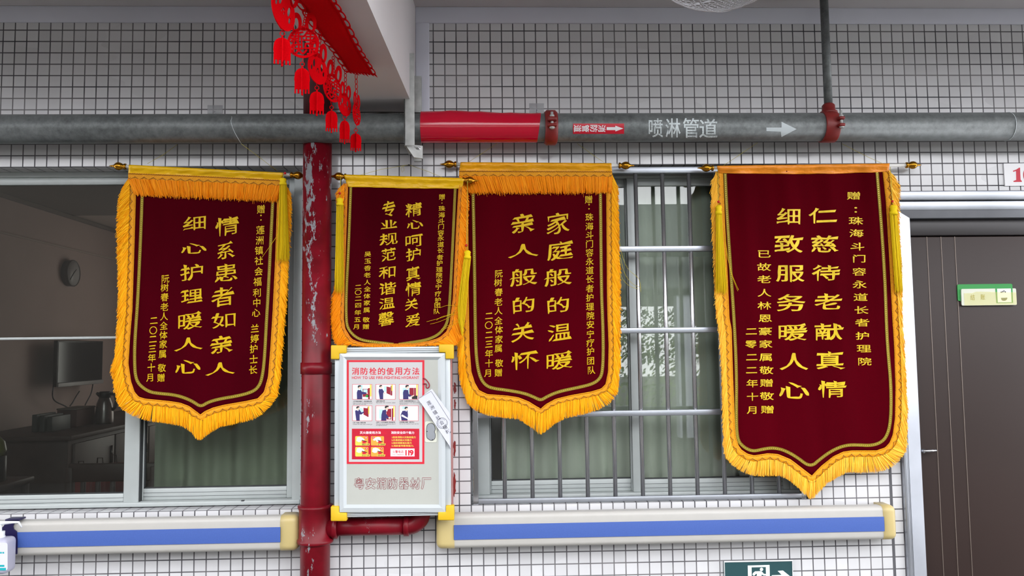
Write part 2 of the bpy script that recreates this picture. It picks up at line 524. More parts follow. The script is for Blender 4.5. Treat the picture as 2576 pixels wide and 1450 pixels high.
M['bag'] = mat('red_bag', (150, 70, 66), .6)
M['folder'] = mat('dark_folder', (50, 58, 56), .5)
# ------------------------------------------------------------------ the building
ZT = 2.352                                        # window heads
W1 = (-.55, X(758, 850), Z(300, 1289), ZT)
W2 = (X(1186, 1200), X(2036, 1240), Z(1500, 1267), ZT)
DX0 = X(2265, 1100); DZ1 = Z(2400, 482)
DOOR = (DX0, DX0 + 1.02, 0.0, DZ1)
WALL_X0, WALL_X1, WALL_T = -4.5, 6.6, .24
TILE_TOP = 2.96
def wall_with_holes(x0, x1, z0, z1, t, holes):
    xs = sorted({x0, x1, *[h[0] for h in holes], *[h[1] for h in holes]})
    zs = sorted({z0, z1, *[h[2] for h in holes], *[h[3] for h in holes]})
    b = MB()
    def solid(i, j):
        if i < 0 or j < 0 or i >= len(xs) - 1 or j >= len(zs) - 1: return False
        cx, cz = (xs[i] + xs[i + 1]) / 2, (zs[j] + zs[j + 1]) / 2
        return not any(h[0] < cx < h[1] and h[2] < cz < h[3] for h in holes)
    for i in range(len(xs) - 1):
        for j in range(len(zs) - 1):
            if not solid(i, j): continue
            a, c, d, e = xs[i], xs[i + 1], zs[j], zs[j + 1]
            b.poly([(a, 0, d), (c, 0, d), (c, 0, e), (a, 0, e)])
            b.poly([(c, t, d), (a, t, d), (a, t, e), (c, t, e)], 1)
            if not solid(i - 1, j): b.poly([(a, t, d), (a, 0, d), (a, 0, e), (a, t, e)])
            if not solid(i + 1, j): b.poly([(c, 0, d), (c, t, d), (c, t, e), (c, 0, e)])
            if not solid(i, j - 1): b.poly([(a, t, d), (c, t, d), (c, 0, d), (a, 0, d)])
            if not solid(i, j + 1): b.poly([(a, 0, e), (c, 0, e), (c, t, e), (a, t, e)])
    return b
tag(wall_with_holes(WALL_X0, WALL_X1, 0, 3.3, WALL_T, [W1, W2, DOOR]).build('wall_back', [M['tile'], M['room']]),
    'white mosaic tiled wall with dark grout behind the pennants', kind='structure')
def struct(name, b, m, label=None, parent=None):
    return tag(b.build(name, m, parent), label, kind='structure')
struct('ceiling', MB().box((WALL_X0, CORR_Y, CEIL_Z), (WALL_X1, 0, CEIL_Z + .2)), M['ceil'], 'grey white painted ceiling of the corridor')
struct('floor', MB().box((WALL_X0, CORR_Y, -.2), (WALL_X1, 0, 0)), M['floor'], 'corridor floor')
# downstand beam running out from the wall above the red riser
BZ = 2.575
bl0, bl1 = atz(879, 285, BZ), atz(811, 174, BZ)
br0, br1 = atz(1047, 287, BZ), atz(923, 0, BZ)
def on_line(a, b, y):
    k = (y - a[1]) / (b[1] - a[1]); return a[0] + k * (b[0] - a[0])
c = [(on_line(bl0, bl1, 0), 0), (on_line(br0, br1, 0), 0), (on_line(br0, br1, CORR_Y), CORR_Y), (on_line(bl0, bl1, CORR_Y), CORR_Y)]
b = MB(); b.slab([(x, y, BZ) for x, y in c], (0, 0, CEIL_Z - BZ))
struct('ceiling_beam', b, M['ceil'], 'white painted beam running out from the wall over the red riser')
BX0, BX1 = c[0][0], c[1][0]
struct('trim_1', MB().bbox((WALL_X0, -.010, TILE_TOP), (BX0, .0, CEIL_Z), .003), M['plaster'], 'white plaster band along the top of the tiles left of the beam')
struct('trim_2', MB().bbox((BX1, -.010, TILE_TOP), (WALL_X1, .0, CEIL_Z), .003), M['plaster'], 'white plaster band along the top of the tiles right of the beam')
struct('trim_3', MB().bbox((BX1, -.009, 2.50), (X(1080, 150), .0, TILE_TOP + .001), .003), M['plaster'], 'white plaster strip down beside the beam')

struct('trim_6', MB().box((X(2243, 1350), -.0008, 0), (X(2250, 1350), .001, 1.2)), M['joint'], 'dark joint in the tiles beside the door frame')
# ---- window_1: sliding aluminium window, left sash clear, right sash curtained
def rect_px(b, x0, y0, x1, y1, Y, t, r=.003, mi=0):
    """upright bar given by its picture edges on the plane Y, running back by t"""
    cx, cy = (x0 + x1) / 2, (y0 + y1) / 2
    b.bbox((X(x0, cy, Y), Y, Z(cx, y1, Y)), (X(x1, cy, Y), Y + t, Z(cx, y0, Y)), r, mi)
FY = .085
w = tag(empty('window_1', (.6, FY, W1[2])), 'white aluminium sliding window showing a dim room', kind='structure')
zb, zt = W1[2] + .004, ZT
xr = X(756, 1100, FY)
b = MB()
xs1 = X(735, 1100, FY)
ztop1 = Z(150, 446, FY)
b.bbox((W1[0], FY, ztop1), (xr, FY + .07, zt), .003)
b.bbox((xs1, FY, zb), (xr + .01, FY + .07, ztop1), .003)
b.bbox((W1[0], FY - .01, zb), (xr, FY + .07, zb + .018), .003)
b.build('window_frame', M['alu'], w)
def sash(parent, x0, x1, z0, z1, y, sl, sr, st, sb, gm, muntin=None):
    b = MB(); d = .026
    b.bbox((x0, y, z0), (x0 + sl, y + d, z1)); b.bbox((x1 - sr, y, z0), (x1, y + d, z1))
    b.bbox((x0 + sl, y + .002, z1 - st), (x1 - sr, y + d, z1)); b.bbox((x0 + sl, y + .002, z0), (x1 - sr, y + d, z0 + sb))
    for k in (.3, .62): b.box((x0 + sl, y + .0012, z0 + sb * k), (x1 - sr, y + .003, z0 + sb * k + .0012), 1)
    if muntin: b.bbox((x0 + sl, y + .006, muntin[0]), (x1 - sr, y + .02, muntin[1]))
    g = .004
    b.box((x0 + sl, y + .004, z0 + sb), (x1 - sr, y + .018, z0 + sb + g), 1); b.box((x0 + sl, y + .004, z0 + sb), (x0 + sl + g, y + .018, z1 - st), 1)
    o = b.build('sash', [M['alu'], M['alu_dark']], parent)
    MB().box((x0 + sl, y + .011, z0 + sb), (x1 - sr, y + .015, z1 - st)).build('glass_pane', gm, o)
    return o
YL, YR = FY + .004, FY + .034
xa = X(350, 1150, YL)
zs0 = zb + .018
sash(w, W1[0], xa, zs0 - .012, ztop1, YL, .05, xa - X(312, 1150, YL), ztop1 - Z(150, 465, YL), Z(100, 1246, YL) - zs0 + .012, M['glass'],
     (Z(150, 854.5, YL), Z(150, 848, YL)))
xb = X(356, 1150, YR)
sash(w, xb - .04, xs1 + .004, zs0, ztop1, YR, .05, xs1 - X(719, 1150, YR), ztop1 - Z(600, 465, YR), Z(600, 1226, YR) - zs0, M['glass_g'])
b = MB(); b.box((xa + .0005, YL + .004, zs0), (xb + .006, YR + .02, ztop1)); b.build('gasket', M['alu_dark'], w)
b = MB(); px_ = at(610, 1262, FY - .012); b.bbox((px_[0] - .006, FY - .012, px_[2]), (px_[0] + .006, FY, px_[2] + .004), .001); b.build('drain_cap', M['alu_dark'], w)

# ---- window_2: white aluminium window behind the grille
w2 = tag(empty('window_2', (2.6, FY, W2[2])), 'white aluminium sliding window behind steel bars', kind='structure')
F2 = .10
b = MB()
x0, x1 = W2[0], W2[1]
xl = X(1232, 1150, F2); zt2 = Z(1680, 447, F2); zb2 = Z(1400, 1243, F2)
b.bbox((x0, F2, zb2), (xl, F2 + .07, ZT)); b.bbox((xl, F2 + .001, zt2), (x1 - .04, F2 + .07, ZT)); b.bbox((x0, F2 - .01, W2[2]), (x1, F2 + .07, zb2))
b.bbox((x1 - .04, F2, zb2), (x1, F2 + .07, ZT))
b.build('window_frame', M['alu'], w2)
xm0, xm1 = X(1592, 1150, F2), X(1612, 1150, F2)
zg0, zg1 = Z(1400, 1211, F2), Z(1680, 467, F2)
sash(w2, xl, xm1, zb2, zt2, F2 + .03, .006, xm1 - xm0 + .004, zt2 - zg1, zg0 - zb2, M['glass_g'])
sash(w2, xm0, x1 - .04, zb2, zt2, F2 + .004, xm1 - xm0, .03, zt2 - zg1, zg0 - zb2, M['glass_g'])

# ---- door_1: brown door in a polished steel frame
d = tag(empty('door_1', (DX0 + .5, 0, 0)), 'brown steel door with three upright grooves in a bright metal frame', kind='structure')
xo1 = X(2303, 1450, -.02); xi1 = X(2332, 1450, .012)
zo = Z(2450, 528, -.02); zi = Z(2450, 548, .012)
DXE = DOOR[1]
b = MB()
b.bbox((DX0 - .002, -.022, 0), (xo1 - .012, .05, DZ1), .004); b.bbox((xo1 - .016, -.012, 0), (xo1, .05, zo + .02), .003)
b.bbox((DX0, -.022, Z(2450, 503, -.02)), (DXE, .05, DZ1), .004); b.bbox((DX0 + .02, -.015, zo), (DXE, .05, Z(2450, 505, -.02)), .003)
b.build('door_frame', M['steel_b'], d)
b = MB()
vs = [(xo1, -.012, 0), (xi1, .012, 0), (xi1, .012, zi), (xo1, -.012, zo)]
b.slab(vs, (0, .06, 0))
b.slab([(xo1, -.012, zo), (xi1, .012, zi), (DXE, .012, zi), (DXE, -.012, zo)], (0, .06, 0))
b.build('inner_jamb', M['steel_b'], d)
zh = Z(2450, 595, .05)
MB().bbox((xi1, .045, zh + .004), (DXE, .10, zi), .004).build('head_rail', M['brown_d'], d)
leaf = MB().bbox((xi1 + .003, .052, .01), (DXE, .10, zh), .003).build('door_leaf', M['brown'], d)
for xp, xq in ((2331, 2374), (2367, 2410), (2399.6, 2448)):
    a0, a1 = X(xp, 600, .051), X(xq, 1450, .051)
    xx = (a0 + a1) / 2
    MB().bbox((xx - .0016, .0495, .01), (xx + .0016, .056, zh), .0006).build('groove', M['groove'], leaf)
b = MB(); h0, h1 = at(2325, 1135.5, .022), at(2355, 1134, .022)
b.tube([(h0[0], .055, h0[2]), (h0[0], .022, h0[2])], .008, 10)
b.tube([(h0[0] - .006, .022, h0[2]), (h1[0], .022, h1[2])], .0055, 12)
b.build('door_handle', M['steel'], d)

# ---- the room behind window_1
RX = -1.3
zc = float(atx(180, 543, RX)[2]); ysplit = float(atx(180, 543, RX)[1])
struct('wall_room_left', MB().box((RX - .1, WALL_T, 0), (RX, 4.7, zc + .2)), M['room'])
struct('wall_room_back', MB().box((RX, 4.6, 0), (1.35, 4.7, zc + .2)), M['room_b'])
struct('wall_room_right', MB().box((1.3, WALL_T, 0), (1.4, 4.7, zc + .2)), M['room'])
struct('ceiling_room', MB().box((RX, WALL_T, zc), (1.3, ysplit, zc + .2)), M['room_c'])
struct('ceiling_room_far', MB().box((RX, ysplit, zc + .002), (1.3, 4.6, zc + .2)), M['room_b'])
struct('floor_room', MB().box((RX, WALL_T, -.1), (1.3, 4.6, 0)), M['wood'])
a0, a1 = atx(0, 592, RX), atx(297, 650, RX)
struct('trim_4', MB().box((RX, a0[1] - 1, (a0[2] + a1[2]) / 2 - .008), (RX + .012, 4.6, (a0[2] + a1[2]) / 2 + .004)), M['room_b'])
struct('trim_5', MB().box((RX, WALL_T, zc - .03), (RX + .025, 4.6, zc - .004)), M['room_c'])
area('room_fill_light', (.4, 4.3, 1.6), (-PI / 2, 0, 0), 1.6, 1.4, 4.5, (1, .92, .86))  # fill lamp added to brighten the room, no window stands there
# the room behind window_2
struct('wall_office_back', MB().box((1.5, 2.4, 0), (4.6, 2.5, 3)), M['room'])
struct('wall_office_left', MB().box((1.42, WALL_T, 0), (1.5, 2.5, 3)), M['room'])
struct('wall_office_right', MB().box((4.6, WALL_T, 0), (4.7, 2.5, 3)), M['room'])
struct('ceiling_office', MB().box((1.42, WALL_T, 2.8), (4.7, 2.5, 3)), M['room'])
struct('floor_office', MB().box((1.42, WALL_T, -.1), (4.7, 2.5, 0)), M['wood'])

# ---- the courtyard the windows mirror
struct('ground_courtyard', MB().box((-30, -40, -.25), (40, CORR_Y, -.05)), mat('paving', (68, 66, 63), .9, var=.1, vscale=1), 'courtyard paving')
VY = 11.0
cz0, cz1 = Z(1700, 742, VY), Z(1700, 513, VY)
b = MB(); b.box((-14, -VY - 4.0, cz0), (20, -VY + .2, cz0 + .12)); b.box((-14, -VY + .05, cz0), (20, -VY + .2, cz1))
struct('canopy_roof', b, M['canopy'], 'grey canopy roof across the courtyard')
for k, xx in enumerate((X(1720, 700, VY), X(1630, 700, VY) - 3.4, X(1720, 700, VY) + 4.4, -8.0)):
    struct('canopy_column', MB().box((xx - .12, -VY - .1, -.05), (xx + .12, -VY + .15, cz0)), M['plaster'])
struct('wall_opposite', MB().box((-22, -7.4, -.05), (-.3, -7.0, 4.0)), M['wing'], 'grey wing of the building across the courtyard')
rnd = random.Random(3)
b = MB()
for k in range(26000):
    x = rnd.uniform(-9, 15); y = -VY - 1.2 - rnd.random() ** 1.5 * 1.4; z = .35 + rnd.random() * 2.0
    if z < 1.25 and rnd.random() < .35: continue
    n = Vector((rnd.gauss(0, 1), rnd.gauss(0, 1) + .6, rnd.gauss(0, 1))).normalized()
    u = n.orthogonal().normalized(); v = n.cross(u); r = rnd.uniform(.025, .05); p = Vector((x, y, z))
    b.poly([p - u * r * 1.6, p - v * r * .7, p + u * r * 1.6, p + v * r * .7])
tag(b.build('hedge', M['leaf']), 'leafy green hedge under the canopy across the courtyard', 'hedge', kind='stuff')
# ------------------------------------------------------------------ lettering from the built-in typeface
_GC = {}
def glyph(ch, bold=0.0):
    """flat outline mesh of one character: (verts 2D, faces, bbox)"""
    k = (ch, round(bold, 4))
    if k in _GC: return _GC[k]
    c = bpy.data.curves.new('g', 'FONT'); c.body = ch; c.size = 1; c.resolution_u = 5
    o = bpy.data.objects.new('g', c); COL.objects.link(o)
    dg = bpy.context.evaluated_depsgraph_get()
    me = bpy.data.meshes.new_from_object(o.evaluated_get(dg))
    V = np.array([(v.co.x, v.co.y) for v in me.vertices]) if len(me.vertices) else np.zeros((0, 2))
    F = [tuple(p.vertices) for p in me.polygons]
    bpy.data.objects.remove(o); bpy.data.curves.remove(c); bpy.data.meshes.remove(me)
    if len(V):
        bm = bmesh.new()
        vs = [bm.verts.new((x, y, 0)) for x, y in V]
        for f in F:
            try: bm.faces.new([vs[i] for i in f])
            except ValueError: pass
        bmesh.ops.remove_doubles(bm, verts=bm.verts[:], dist=1e-5)
        bm.verts.ensure_lookup_table(); bm.normal_update()
        for i, v in enumerate(bm.verts): v.index = i
        V = np.array([(v.co.x, v.co.y) for v in bm.verts]); F = [tuple(v.index for v in f.verts) for f in bm.faces]
        B = [(e.link_loops[0].vert.index, e.link_loops[0].link_loop_next.vert.index, e.link_faces[0].normal.z) for e in bm.edges if len(e.link_faces) == 1]
        bm.free()
        V = embolden(V, B, bold)
    else: B = []
    _GC[k] = (V, F, B)
    return _GC[k]
def put_glyph(b, ch, cx, cy, w, h, place, bold=.0, mi=0, em=False, shear=0., rot=0., brush=0., cuts=None, xcuts=None, seed=0, ends=0.):
    """char ch with its ink box centred on (cx,cy), w x h pixels; em=True: w is the em size instead.
    place(px,py) -> world point"""
    V, F, B = glyph(ch, bold)
    if not len(V): return
    V = V.copy()
    if ends: V = brushify(V, B, abs(ends), seed, ends < 0)
    if brush: V = brushed(V, B, brush, seed)
    if shear: V[:, 1] += V[:, 0] * shear
    lo, hi = V.min(0), V.max(0)
    if em:
        P = np.c_[(V[:, 0] - .5) * w, -(V[:, 1] - .38) * (h or w)]
    else:
        c = (lo + hi) / 2; d = np.maximum(hi - lo, 1e-6)
        P = np.c_[(V[:, 0] - c[0]) / d[0] * w, -(V[:, 1] - c[1]) / d[1] * h]
    if rot:
        a = math.radians(rot); P = P @ np.array([[math.cos(a), math.sin(a)], [-math.sin(a), math.cos(a)]])
    P = P + (cx, cy)
    if cuts or xcuts:
        bm = bmesh.new(); vs = [bm.verts.new((x, y, 0)) for x, y in P]
        for f in F:
            try: bm.faces.new([vs[i] for i in f])
            except ValueError: pass
        for ax, step in ((1, cuts), (0, xcuts)):
            if not step: continue
            y = math.ceil(P[:, ax].min() / step) * step
            while y < P[:, ax].max():
                q = [0, 0, 0]; q[ax] = y; nn = [0, 0, 0]; nn[ax] = 1
                bmesh.ops.bisect_plane(bm, geom=bm.verts[:] + bm.edges[:] + bm.faces[:], plane_co=q, plane_no=nn); y += step
        bm.verts.ensure_lookup_table()
        for i, v in enumerate(bm.verts): v.index = i
        P = [(v.co.x, v.co.y) for v in bm.verts]; F = [tuple(v.index for v in f.verts) for f in bm.faces]; bm.free()
    b.add([place(x, y) for x, y in P], [tuple(reversed(f)) for f in F], mi)
def out_normals(V, B):
    N = np.zeros_like(V)
    for a, c, nz in B:
        d = V[c] - V[a]; L = math.hypot(*d) + 1e-9
        n = np.array([d[1], -d[0]]) / L * (1 if nz >= 0 else -1)
        N[a] += n; N[c] += n
    L = np.linalg.norm(N, axis=1)
    return N / np.maximum(L, .35)[:, None]
def embolden(V, B, d):
    return V + out_normals(V, B) * d if d else V
def brushed(V, B, amp, seed):
    """swell and thin the strokes as a brush does: move outline points along their normals by smooth noise"""
    N = out_normals(V, B)
    r = np.random.default_rng(abs(seed) + 11); ph = r.uniform(0, 6.28, 4); k = r.uniform(5, 12, (4, 2)) * r.choice([-1, 1], (4, 2))
    f = sum(np.sin(V @ k[i] + ph[i]) for i in range(4)) / 2.2
    # strokes run thick where the brush presses (lower left to upper right) and thin across
    return V + N * (amp * f + amp * .55 * np.sign(N[:, 0]) * N[:, 0] - amp * .35 * np.abs(N[:, 1]))[:, None]
def brushify(V, B, k=1.0, seed=0, clerical=False):
    """turn the square ends of the strokes into brush ends: pressed starts, flared right ends, tapered tails"""
    nxt = {}; prv = {}; sg = 1
    for a, c, nz in B: nxt[a] = c; prv[c] = a; sg = 1 if nz >= 0 else -1
    W = V.copy(); r = random.Random(seed)
    for a in list(nxt):
        c = nxt[a]
        if a not in prv or c not in nxt: continue
        e = V[c] - V[a]; L = math.hypot(*e)
        if not .035 < L < .135: continue
        e0 = V[a] - V[prv[a]]; e1 = V[nxt[c]] - V[c]
        l0, l1 = math.hypot(*e0), math.hypot(*e1)
        if l0 < 1e-6 or l1 < 1e-6: continue
        def turn(u, v): return math.degrees(math.atan2(u[0] * v[1] - u[1] * v[0], u @ v)) * sg
        if not (50 < turn(e0, e) < 130 and 50 < turn(e, e1) < 130): continue
        if min(l0, l1) < .045: continue
        n = np.array([e[1], -e[0]]) / L * sg                      # points out of the stroke end
        ang = math.degrees(math.atan2(n[1], n[0])); m = (V[a] + V[c]) / 2
        up, dn = (a, c) if V[a][1] > V[c][1] else (c, a)
        lf, rt = (a, c) if V[a][0] < V[c][0] else (c, a)
        q = k * r.uniform(.8, 1.2)
        if -25 < ang < 40:                                        # right end of a level stroke: pressed shoulder
            if clerical: W[up] += np.array([.045, .05]) * q; W[dn] += np.array([.02, .01]) * q
            else: W[up] += np.array([-.02, .050]) * q; W[dn] += np.array([.022, -.012]) * q
        elif abs(ang) > 150:                                      # left start
            if clerical: W[up] += np.array([-.01, .0]) * q; W[dn] += np.array([-.02, -.03]) * q
            else: W[up] += np.array([.028, .004]) * q; W[dn] += np.array([-.022, -.016]) * q
        elif 55 < ang < 125:                                      # top of an upright
            W[lf] += np.array([-.026, .022]) * q; W[rt] += np.array([.012, -.022]) * q
        elif -115 < ang < -65:                                    # foot of an upright
            W[lf] += ((m - V[lf]) * .35 + n * .012) * q; W[rt] += ((m - V[rt]) * .35 + n * .035) * q
        elif -160 <= ang <= -115 or (125 <= ang <= 150):          # left falling tail: runs out to a point
            W[a] += ((m - V[a]) * .75 + n * .03) * q; W[c] += ((m - V[c]) * .75 + n * .03) * q
        elif -65 <= ang <= -25:                                   # right falling foot: broad and flat
            W[up] += np.array([.055, .004]) * q; W[dn] += np.array([.0, -.022]) * q
        else:
            W[a] += (m - V[a]) * .4 * q; W[c] += (m - V[c]) * .4 * q
    return W
def text_row(b, s, x0, x1, cy, em, place, bold=0., mi=0, hs=1.):
    """a run of characters spread evenly so that their advance boxes fill x0..x1"""
    adv = []
    for ch in s:
        V, F, B = glyph(ch, 0)
        adv.append(1.0 if ord(ch) > 0x2000 else (.32 if ch == ' ' else (V[:, 0].max() + .05 if len(V) else .3)))
    k = (x1 - x0) / sum(adv); x = x0
    for ch, a in zip(s, adv):
        V, F, B = glyph(ch, bold)
        if len(V):
            P = np.c_[x + V[:, 0] * k, cy - (V[:, 1] - .36) * em * hs]
            b.add([place(px, py) for px, py in P], [tuple(reversed(f)) for f in F], mi)
        x += a * k

# ------------------------------------------------------------------ grey fire main along the wall
PY = -.125
PR = .0578
PZ = Z(1300, 322, PY)
def onpipe(px, py, r=PR):
    d = ray(px, py)
    oy, oz = CAM[1] - PY, CAM[2] - PZ
    a = d[1] ** 2 + d[2] ** 2; h = oy * d[1] + oz * d[2]; c = oy * oy + oz * oz - r * r
    q = max(0, h * h - a * c)
    return CAM + d * ((-h - math.sqrt(q)) / a)
def XP(px, py=322): return float(onpipe(px, py)[0])
t = empty('fire_main_pipe', (2.1, PY, PZ), 'thick grey galvanised pipe running along the whole wall above the pennants', 'pipe')
MB().tube([(WALL_X0, PY, PZ), (WALL_X1, PY, PZ)], PR, 48).build('pipe', M['galv'], t)
# red film wrap
b = MB(); n = 60; G = []
for j in range(13):
    row = []
    for i in range(n + 1):
        a = 2 * PI * i / n
        sgn = math.cos(a)                              # up = 1
        xr_ = XP(1358) + .008 * sgn
        x = XP(1057) + (xr_ - XP(1057)) * j / 12
        up = max(0, math.cos(a - .25)) ** 3
        r = PR + .0016 + up * (.010 * math.exp(-((j / 12 - .25) / .33) ** 2) + .0015 * math.sin(j * 2.1 + a * 3))
        row.append((x, PY - r * math.sin(a), PZ + r * math.cos(a)))
    G.append(row)
b.grid(G).build('film_wrap', M['redtape'], t, 'glossy red film wrap')
# red sticker with arrow
b = MB(); r1 = PR + .0006; r2 = PR + .0011
G = [[onpipe(x, y, r1) for y in np.linspace(311, 337, 8)] for x in np.linspace(1441.5, 1570, 12)]
b.grid(G, 0)
for ch, cx in (('消', 1514), ('防', 1494), ('管', 1473), ('道', 1453)):
    put_glyph(b, ch, cx, 323.5, 18, 19, lambda x, y: onpipe(x, y, r2), .022, 1, rot=90, cuts=3)
def strip(b, pts, mi, place, cuts=3):
    bm = bmesh.new(); bm.faces.new([bm.verts.new((x, y, 0)) for x, y in pts])
    y = min(p[1] for p in pts) + cuts; e = max(p[1] for p in pts)
    while y < e:
        bmesh.ops.bisect_plane(bm, geom=bm.verts[:] + bm.edges[:] + bm.faces[:], plane_co=(0, y, 0), plane_no=(0, 1, 0)); y += cuts
    bm.verts.ensure_lookup_table()
    for i, v in enumerate(bm.verts): v.index = i
    b.add([place(v.co.x, v.co.y) for v in bm.verts], [tuple(v.index for v in f.verts) for f in bm.faces], mi); bm.free()
strip(b, [(1526, 320), (1548, 320), (1548, 316.5), (1568, 323.5), (1548, 331), (1548, 327.5), (1526, 327.5)], 1, lambda x, y: onpipe(x, y, r2))
b.build('flow_sticker', [M['redlabel'], M['white']], t, 'small red sticker with white sideways characters and an arrow')
# sprayed stencil
b = MB(); pl = lambda x, y: onpipe(x, y, PR + .0004)
for ch, cx, cy, w_, h_ in (('喷', 1650, 322, 36, 48), ('淋', 1693, 322, 38, 48), ('管', 1738, 322, 40, 50), ('道', 1782, 323, 46, 48)):
    put_glyph(b, ch, cx, cy, w_, h_, pl, .012, cuts=4)
b.build('stencil_lettering', M['stencil'], t)
b = MB(); strip(b, [(1928, 321), (1966, 321), (1966, 306.5), (2004, 325), (1966, 345), (1964, 331.5), (1928, 330)], 0, pl)
b.build('stencil_arrow', M['arrow'], t)
for xx in (2556,):
    b = MB(); X0 = XP(xx)
    b.tube([(X0, PY + (PR + .0004) * math.cos(k * PI / 20), PZ + (PR + .0004) * math.sin(k * PI / 20)) for k in range(40)], .0012, 5, closed=True)
    b.build('paint_ring', M['stencil'], t)
# grooved coupling
x0, x1 = XP(1372), XP(1404)
L = x1 - x0
b = MB().lathe([(0, PR), (0, PR + .006), (.003, PR + .007), (.008, PR + .013), (L - .008, PR + .013), (L - .003, PR + .007), (L, PR + .006), (L, PR)], (x0, PY, PZ), (1, 0, 0), 40)
for (ya, yb) in ((293, 304), (310, 318)):
    za, zb_ = Z(1390, ya, PY - .085), Z(1390, yb, PY - .085)
    b.bbox((x0 + .006, PY - .092, zb_), (x1 - .006, PY - .05, za), .006)
co = b.build('coupling', M['redcast'], t, 'red cast iron grooved coupling')
xc = (x0 + x1) / 2; b = MB()
b.tube([(xc, PY - .076, Z(1390, 322, PY - .085)), (xc, PY - .076, Z(1390, 280, PY - .085))], .0055, 10)
b.lathe([(0, .0095), (.009, .0095)], (xc, PY - .076, Z(1390, 293, PY - .085)), (0, 0, 1), 6)
b.lathe([(0, .006), (.004, .011), (.008, .011)], (xc, PY - .076, Z(1390, 323, PY - .085)), (0, 0, 1), 14)
b.build('bolt', M['galv_l'], co)

# ---- branch pipe with its red clamp
bx = (X(2068, 100, PY) + X(2085, 100, PY)) / 2
bx = X(2083.5, 258, PY)
t = empty('sprinkler_branch_pipe', (bx, PY, PZ + PR), 'thin grey upright pipe clamped on the main pipe with a red saddle', 'pipe')
MB().tube([(bx, PY, PZ + PR - .002), (bx, PY, CEIL_Z + .02)], .0168, 24).build('pipe', M['galv'], t)
xa_ = X(2066, 357, PY); xb_ = X(2118, 322, PY - .065)
b = MB(); n = 40; G = []
for (xx, rr) in ((xa_, PR), (xa_, PR + .004), (xa_ + .004, PR + .006), (xb_ - .004, PR + .006), (xb_, PR + .004), (xb_, PR)):
    G.append([(xx, PY + rr * math.cos(2 * PI * k / n), PZ + rr * math.sin(2 * PI * k / n)) for k in range(n + 1)])
b.grid(G)
zt_ = PZ + PR
b.lathe([(-.004, .036), (.006, .034), (.010, .0265), (.032, .0255), (.036, .022), (.040, .018)], (bx, PY, zt_), (0, 0, 1), 28)
for (ya, yb) in ((293, 301), (310, 318)):
    b.bbox((xb_ - .018, PY - .088, Z(2110, yb, PY - .08)), (xb_ + .006, PY - .05, Z(2110, ya, PY - .08)), .005)
sd = b.build('saddle_clamp', M['redcast'], t, 'red cast iron saddle clamp')
b = MB(); xc = xb_ - .005
b.tube([(xc, PY - .074, Z(2110, 319, PY - .08)), (xc, PY - .074, Z(2110, 277, PY - .08))], .005, 10)
b.lathe([(0, .009), (.007, .009)], (xc, PY - .074, Z(2110, 293, PY - .08)), (0, 0, 1), 6)
b.lathe([(0, .005), (.004, .010), (.007, .010)], (xc, PY - .074, Z(2110, 321.5, PY - .08)), (0, 0, 1), 14)
b.build('bolt', M['galv_l'], sd)

# ---- pipe bracket hanging from the beam
t = empty('pipe_bracket', at(1030, 250, -.19), 'pale galvanised steel angle bracket holding the grey main beside the beam', 'bracket')
Yb = -.196
b = MB()
xl_, xr_ = X(1016.5, 250, Yb), X(1042.5, 250, Yb)
b.bbox((xl_, Yb, Z(1030, 366, Yb)), (xr_, Yb + .005, Z(1028, 134, Yb)), .0012)
b.bbox((xl_, Yb, Z(1030, 366, Yb)), (xl_ + .005, Yb + .04, Z(1028, 134, Yb)), .0012)
b.build('front_angle', M['galv_l'], t)
b = MB(); Yc = -.055
xl2, xr2 = X(1041, 300, Yc), X(1060, 300, Yc)
b.bbox((xl2, Yc, PZ - PR - .06), (xr2, Yc + .02, Z(1050, 191, Yc)), .0012)
b.build('rear_channel', M['galv_l'], t)
b = MB()
zl = Z(1040, 366, Yb) + .006
za2, zb2_ = Z(1040, 362, -.19), Z(1050, 399, -.15)
b.slab([(xl_ + .002, -.19, za2), (xr_ + .028, -.15, za2 + .002), (xr_ + .028, -.15, zb2_), (xl_ + .036, -.17, zb2_)], (0, .012, 0))
b.box((xl_ + .004, -.17, za2 - .01), (xr2, Yc, za2 - .004))
ft = b.build('foot_clip', M['galv_l'], t)
b = MB(); p = at(1052, 373, -.16)
b.tube([(p[0], -.15, p[2]), (p[0], -.168, p[2])], .006, 8); b.lathe([(0, .009), (.006, .009)], (p[0], -.152, p[2]), (0, -1, 0), 6)
b.build('bolt', M['steel'], ft)

# ---- thin cables tucked between pipe and beam
t = empty('cable_bundle', at(960, 284, -.10), 'thin dark cables tucked between the grey pipe and the beam', 'cable')
for k, (dy, s_) in enumerate(((0, 0), (3, 2), (6, -1))):
    pts = [at(845 + (1062 - 845) * i / 12, 284 + dy * .6 + s_ * math.sin(i / 12 * PI * 2) - (4 - dy) * math.sin(i / 12 * PI) * .4, -.105 - .01 * k) for i in range(13)]
    MB().tube(pts, .0022, 6).build('cable', M['cable'], t)

# ------------------------------------------------------------------ red riser
RY, RR = -.072, .0572
RXc = (X(799.5, 450, RY) + X(791.5, 1420, RY)) / 2
t = empty('fire_riser_pipe', (RXc, RY, 0), 'tall red riser pipe with flaking paint beside the left window', 'pipe')
MB().tube([(RXc, RY, 0), (RXc, RY, PZ - .03)], RR, 40).build('pipe', M['redpipe'], t)
MB().tube([(RXc, RY, PZ + .03), (RXc, RY, CEIL_Z)], RR, 40).build('upper_pipe', M['maroon'], t, 'upper run darkened to maroon for the beam shade')
def zc_(y): return Z(790, y, RY - RR)
for ya, yb, e in ((913, 942, .004),):
    MB().lathe([(0, RR), (0, RR + e), (zc_(ya) - zc_(yb), RR + e), (zc_(ya) - zc_(yb), RR)], (RXc, RY, zc_(yb)), (0, 0, 1), 40).build('joint_collar', M['redpipe'], t)
b = MB()
z1, z2 = zc_(1375), zc_(1276)
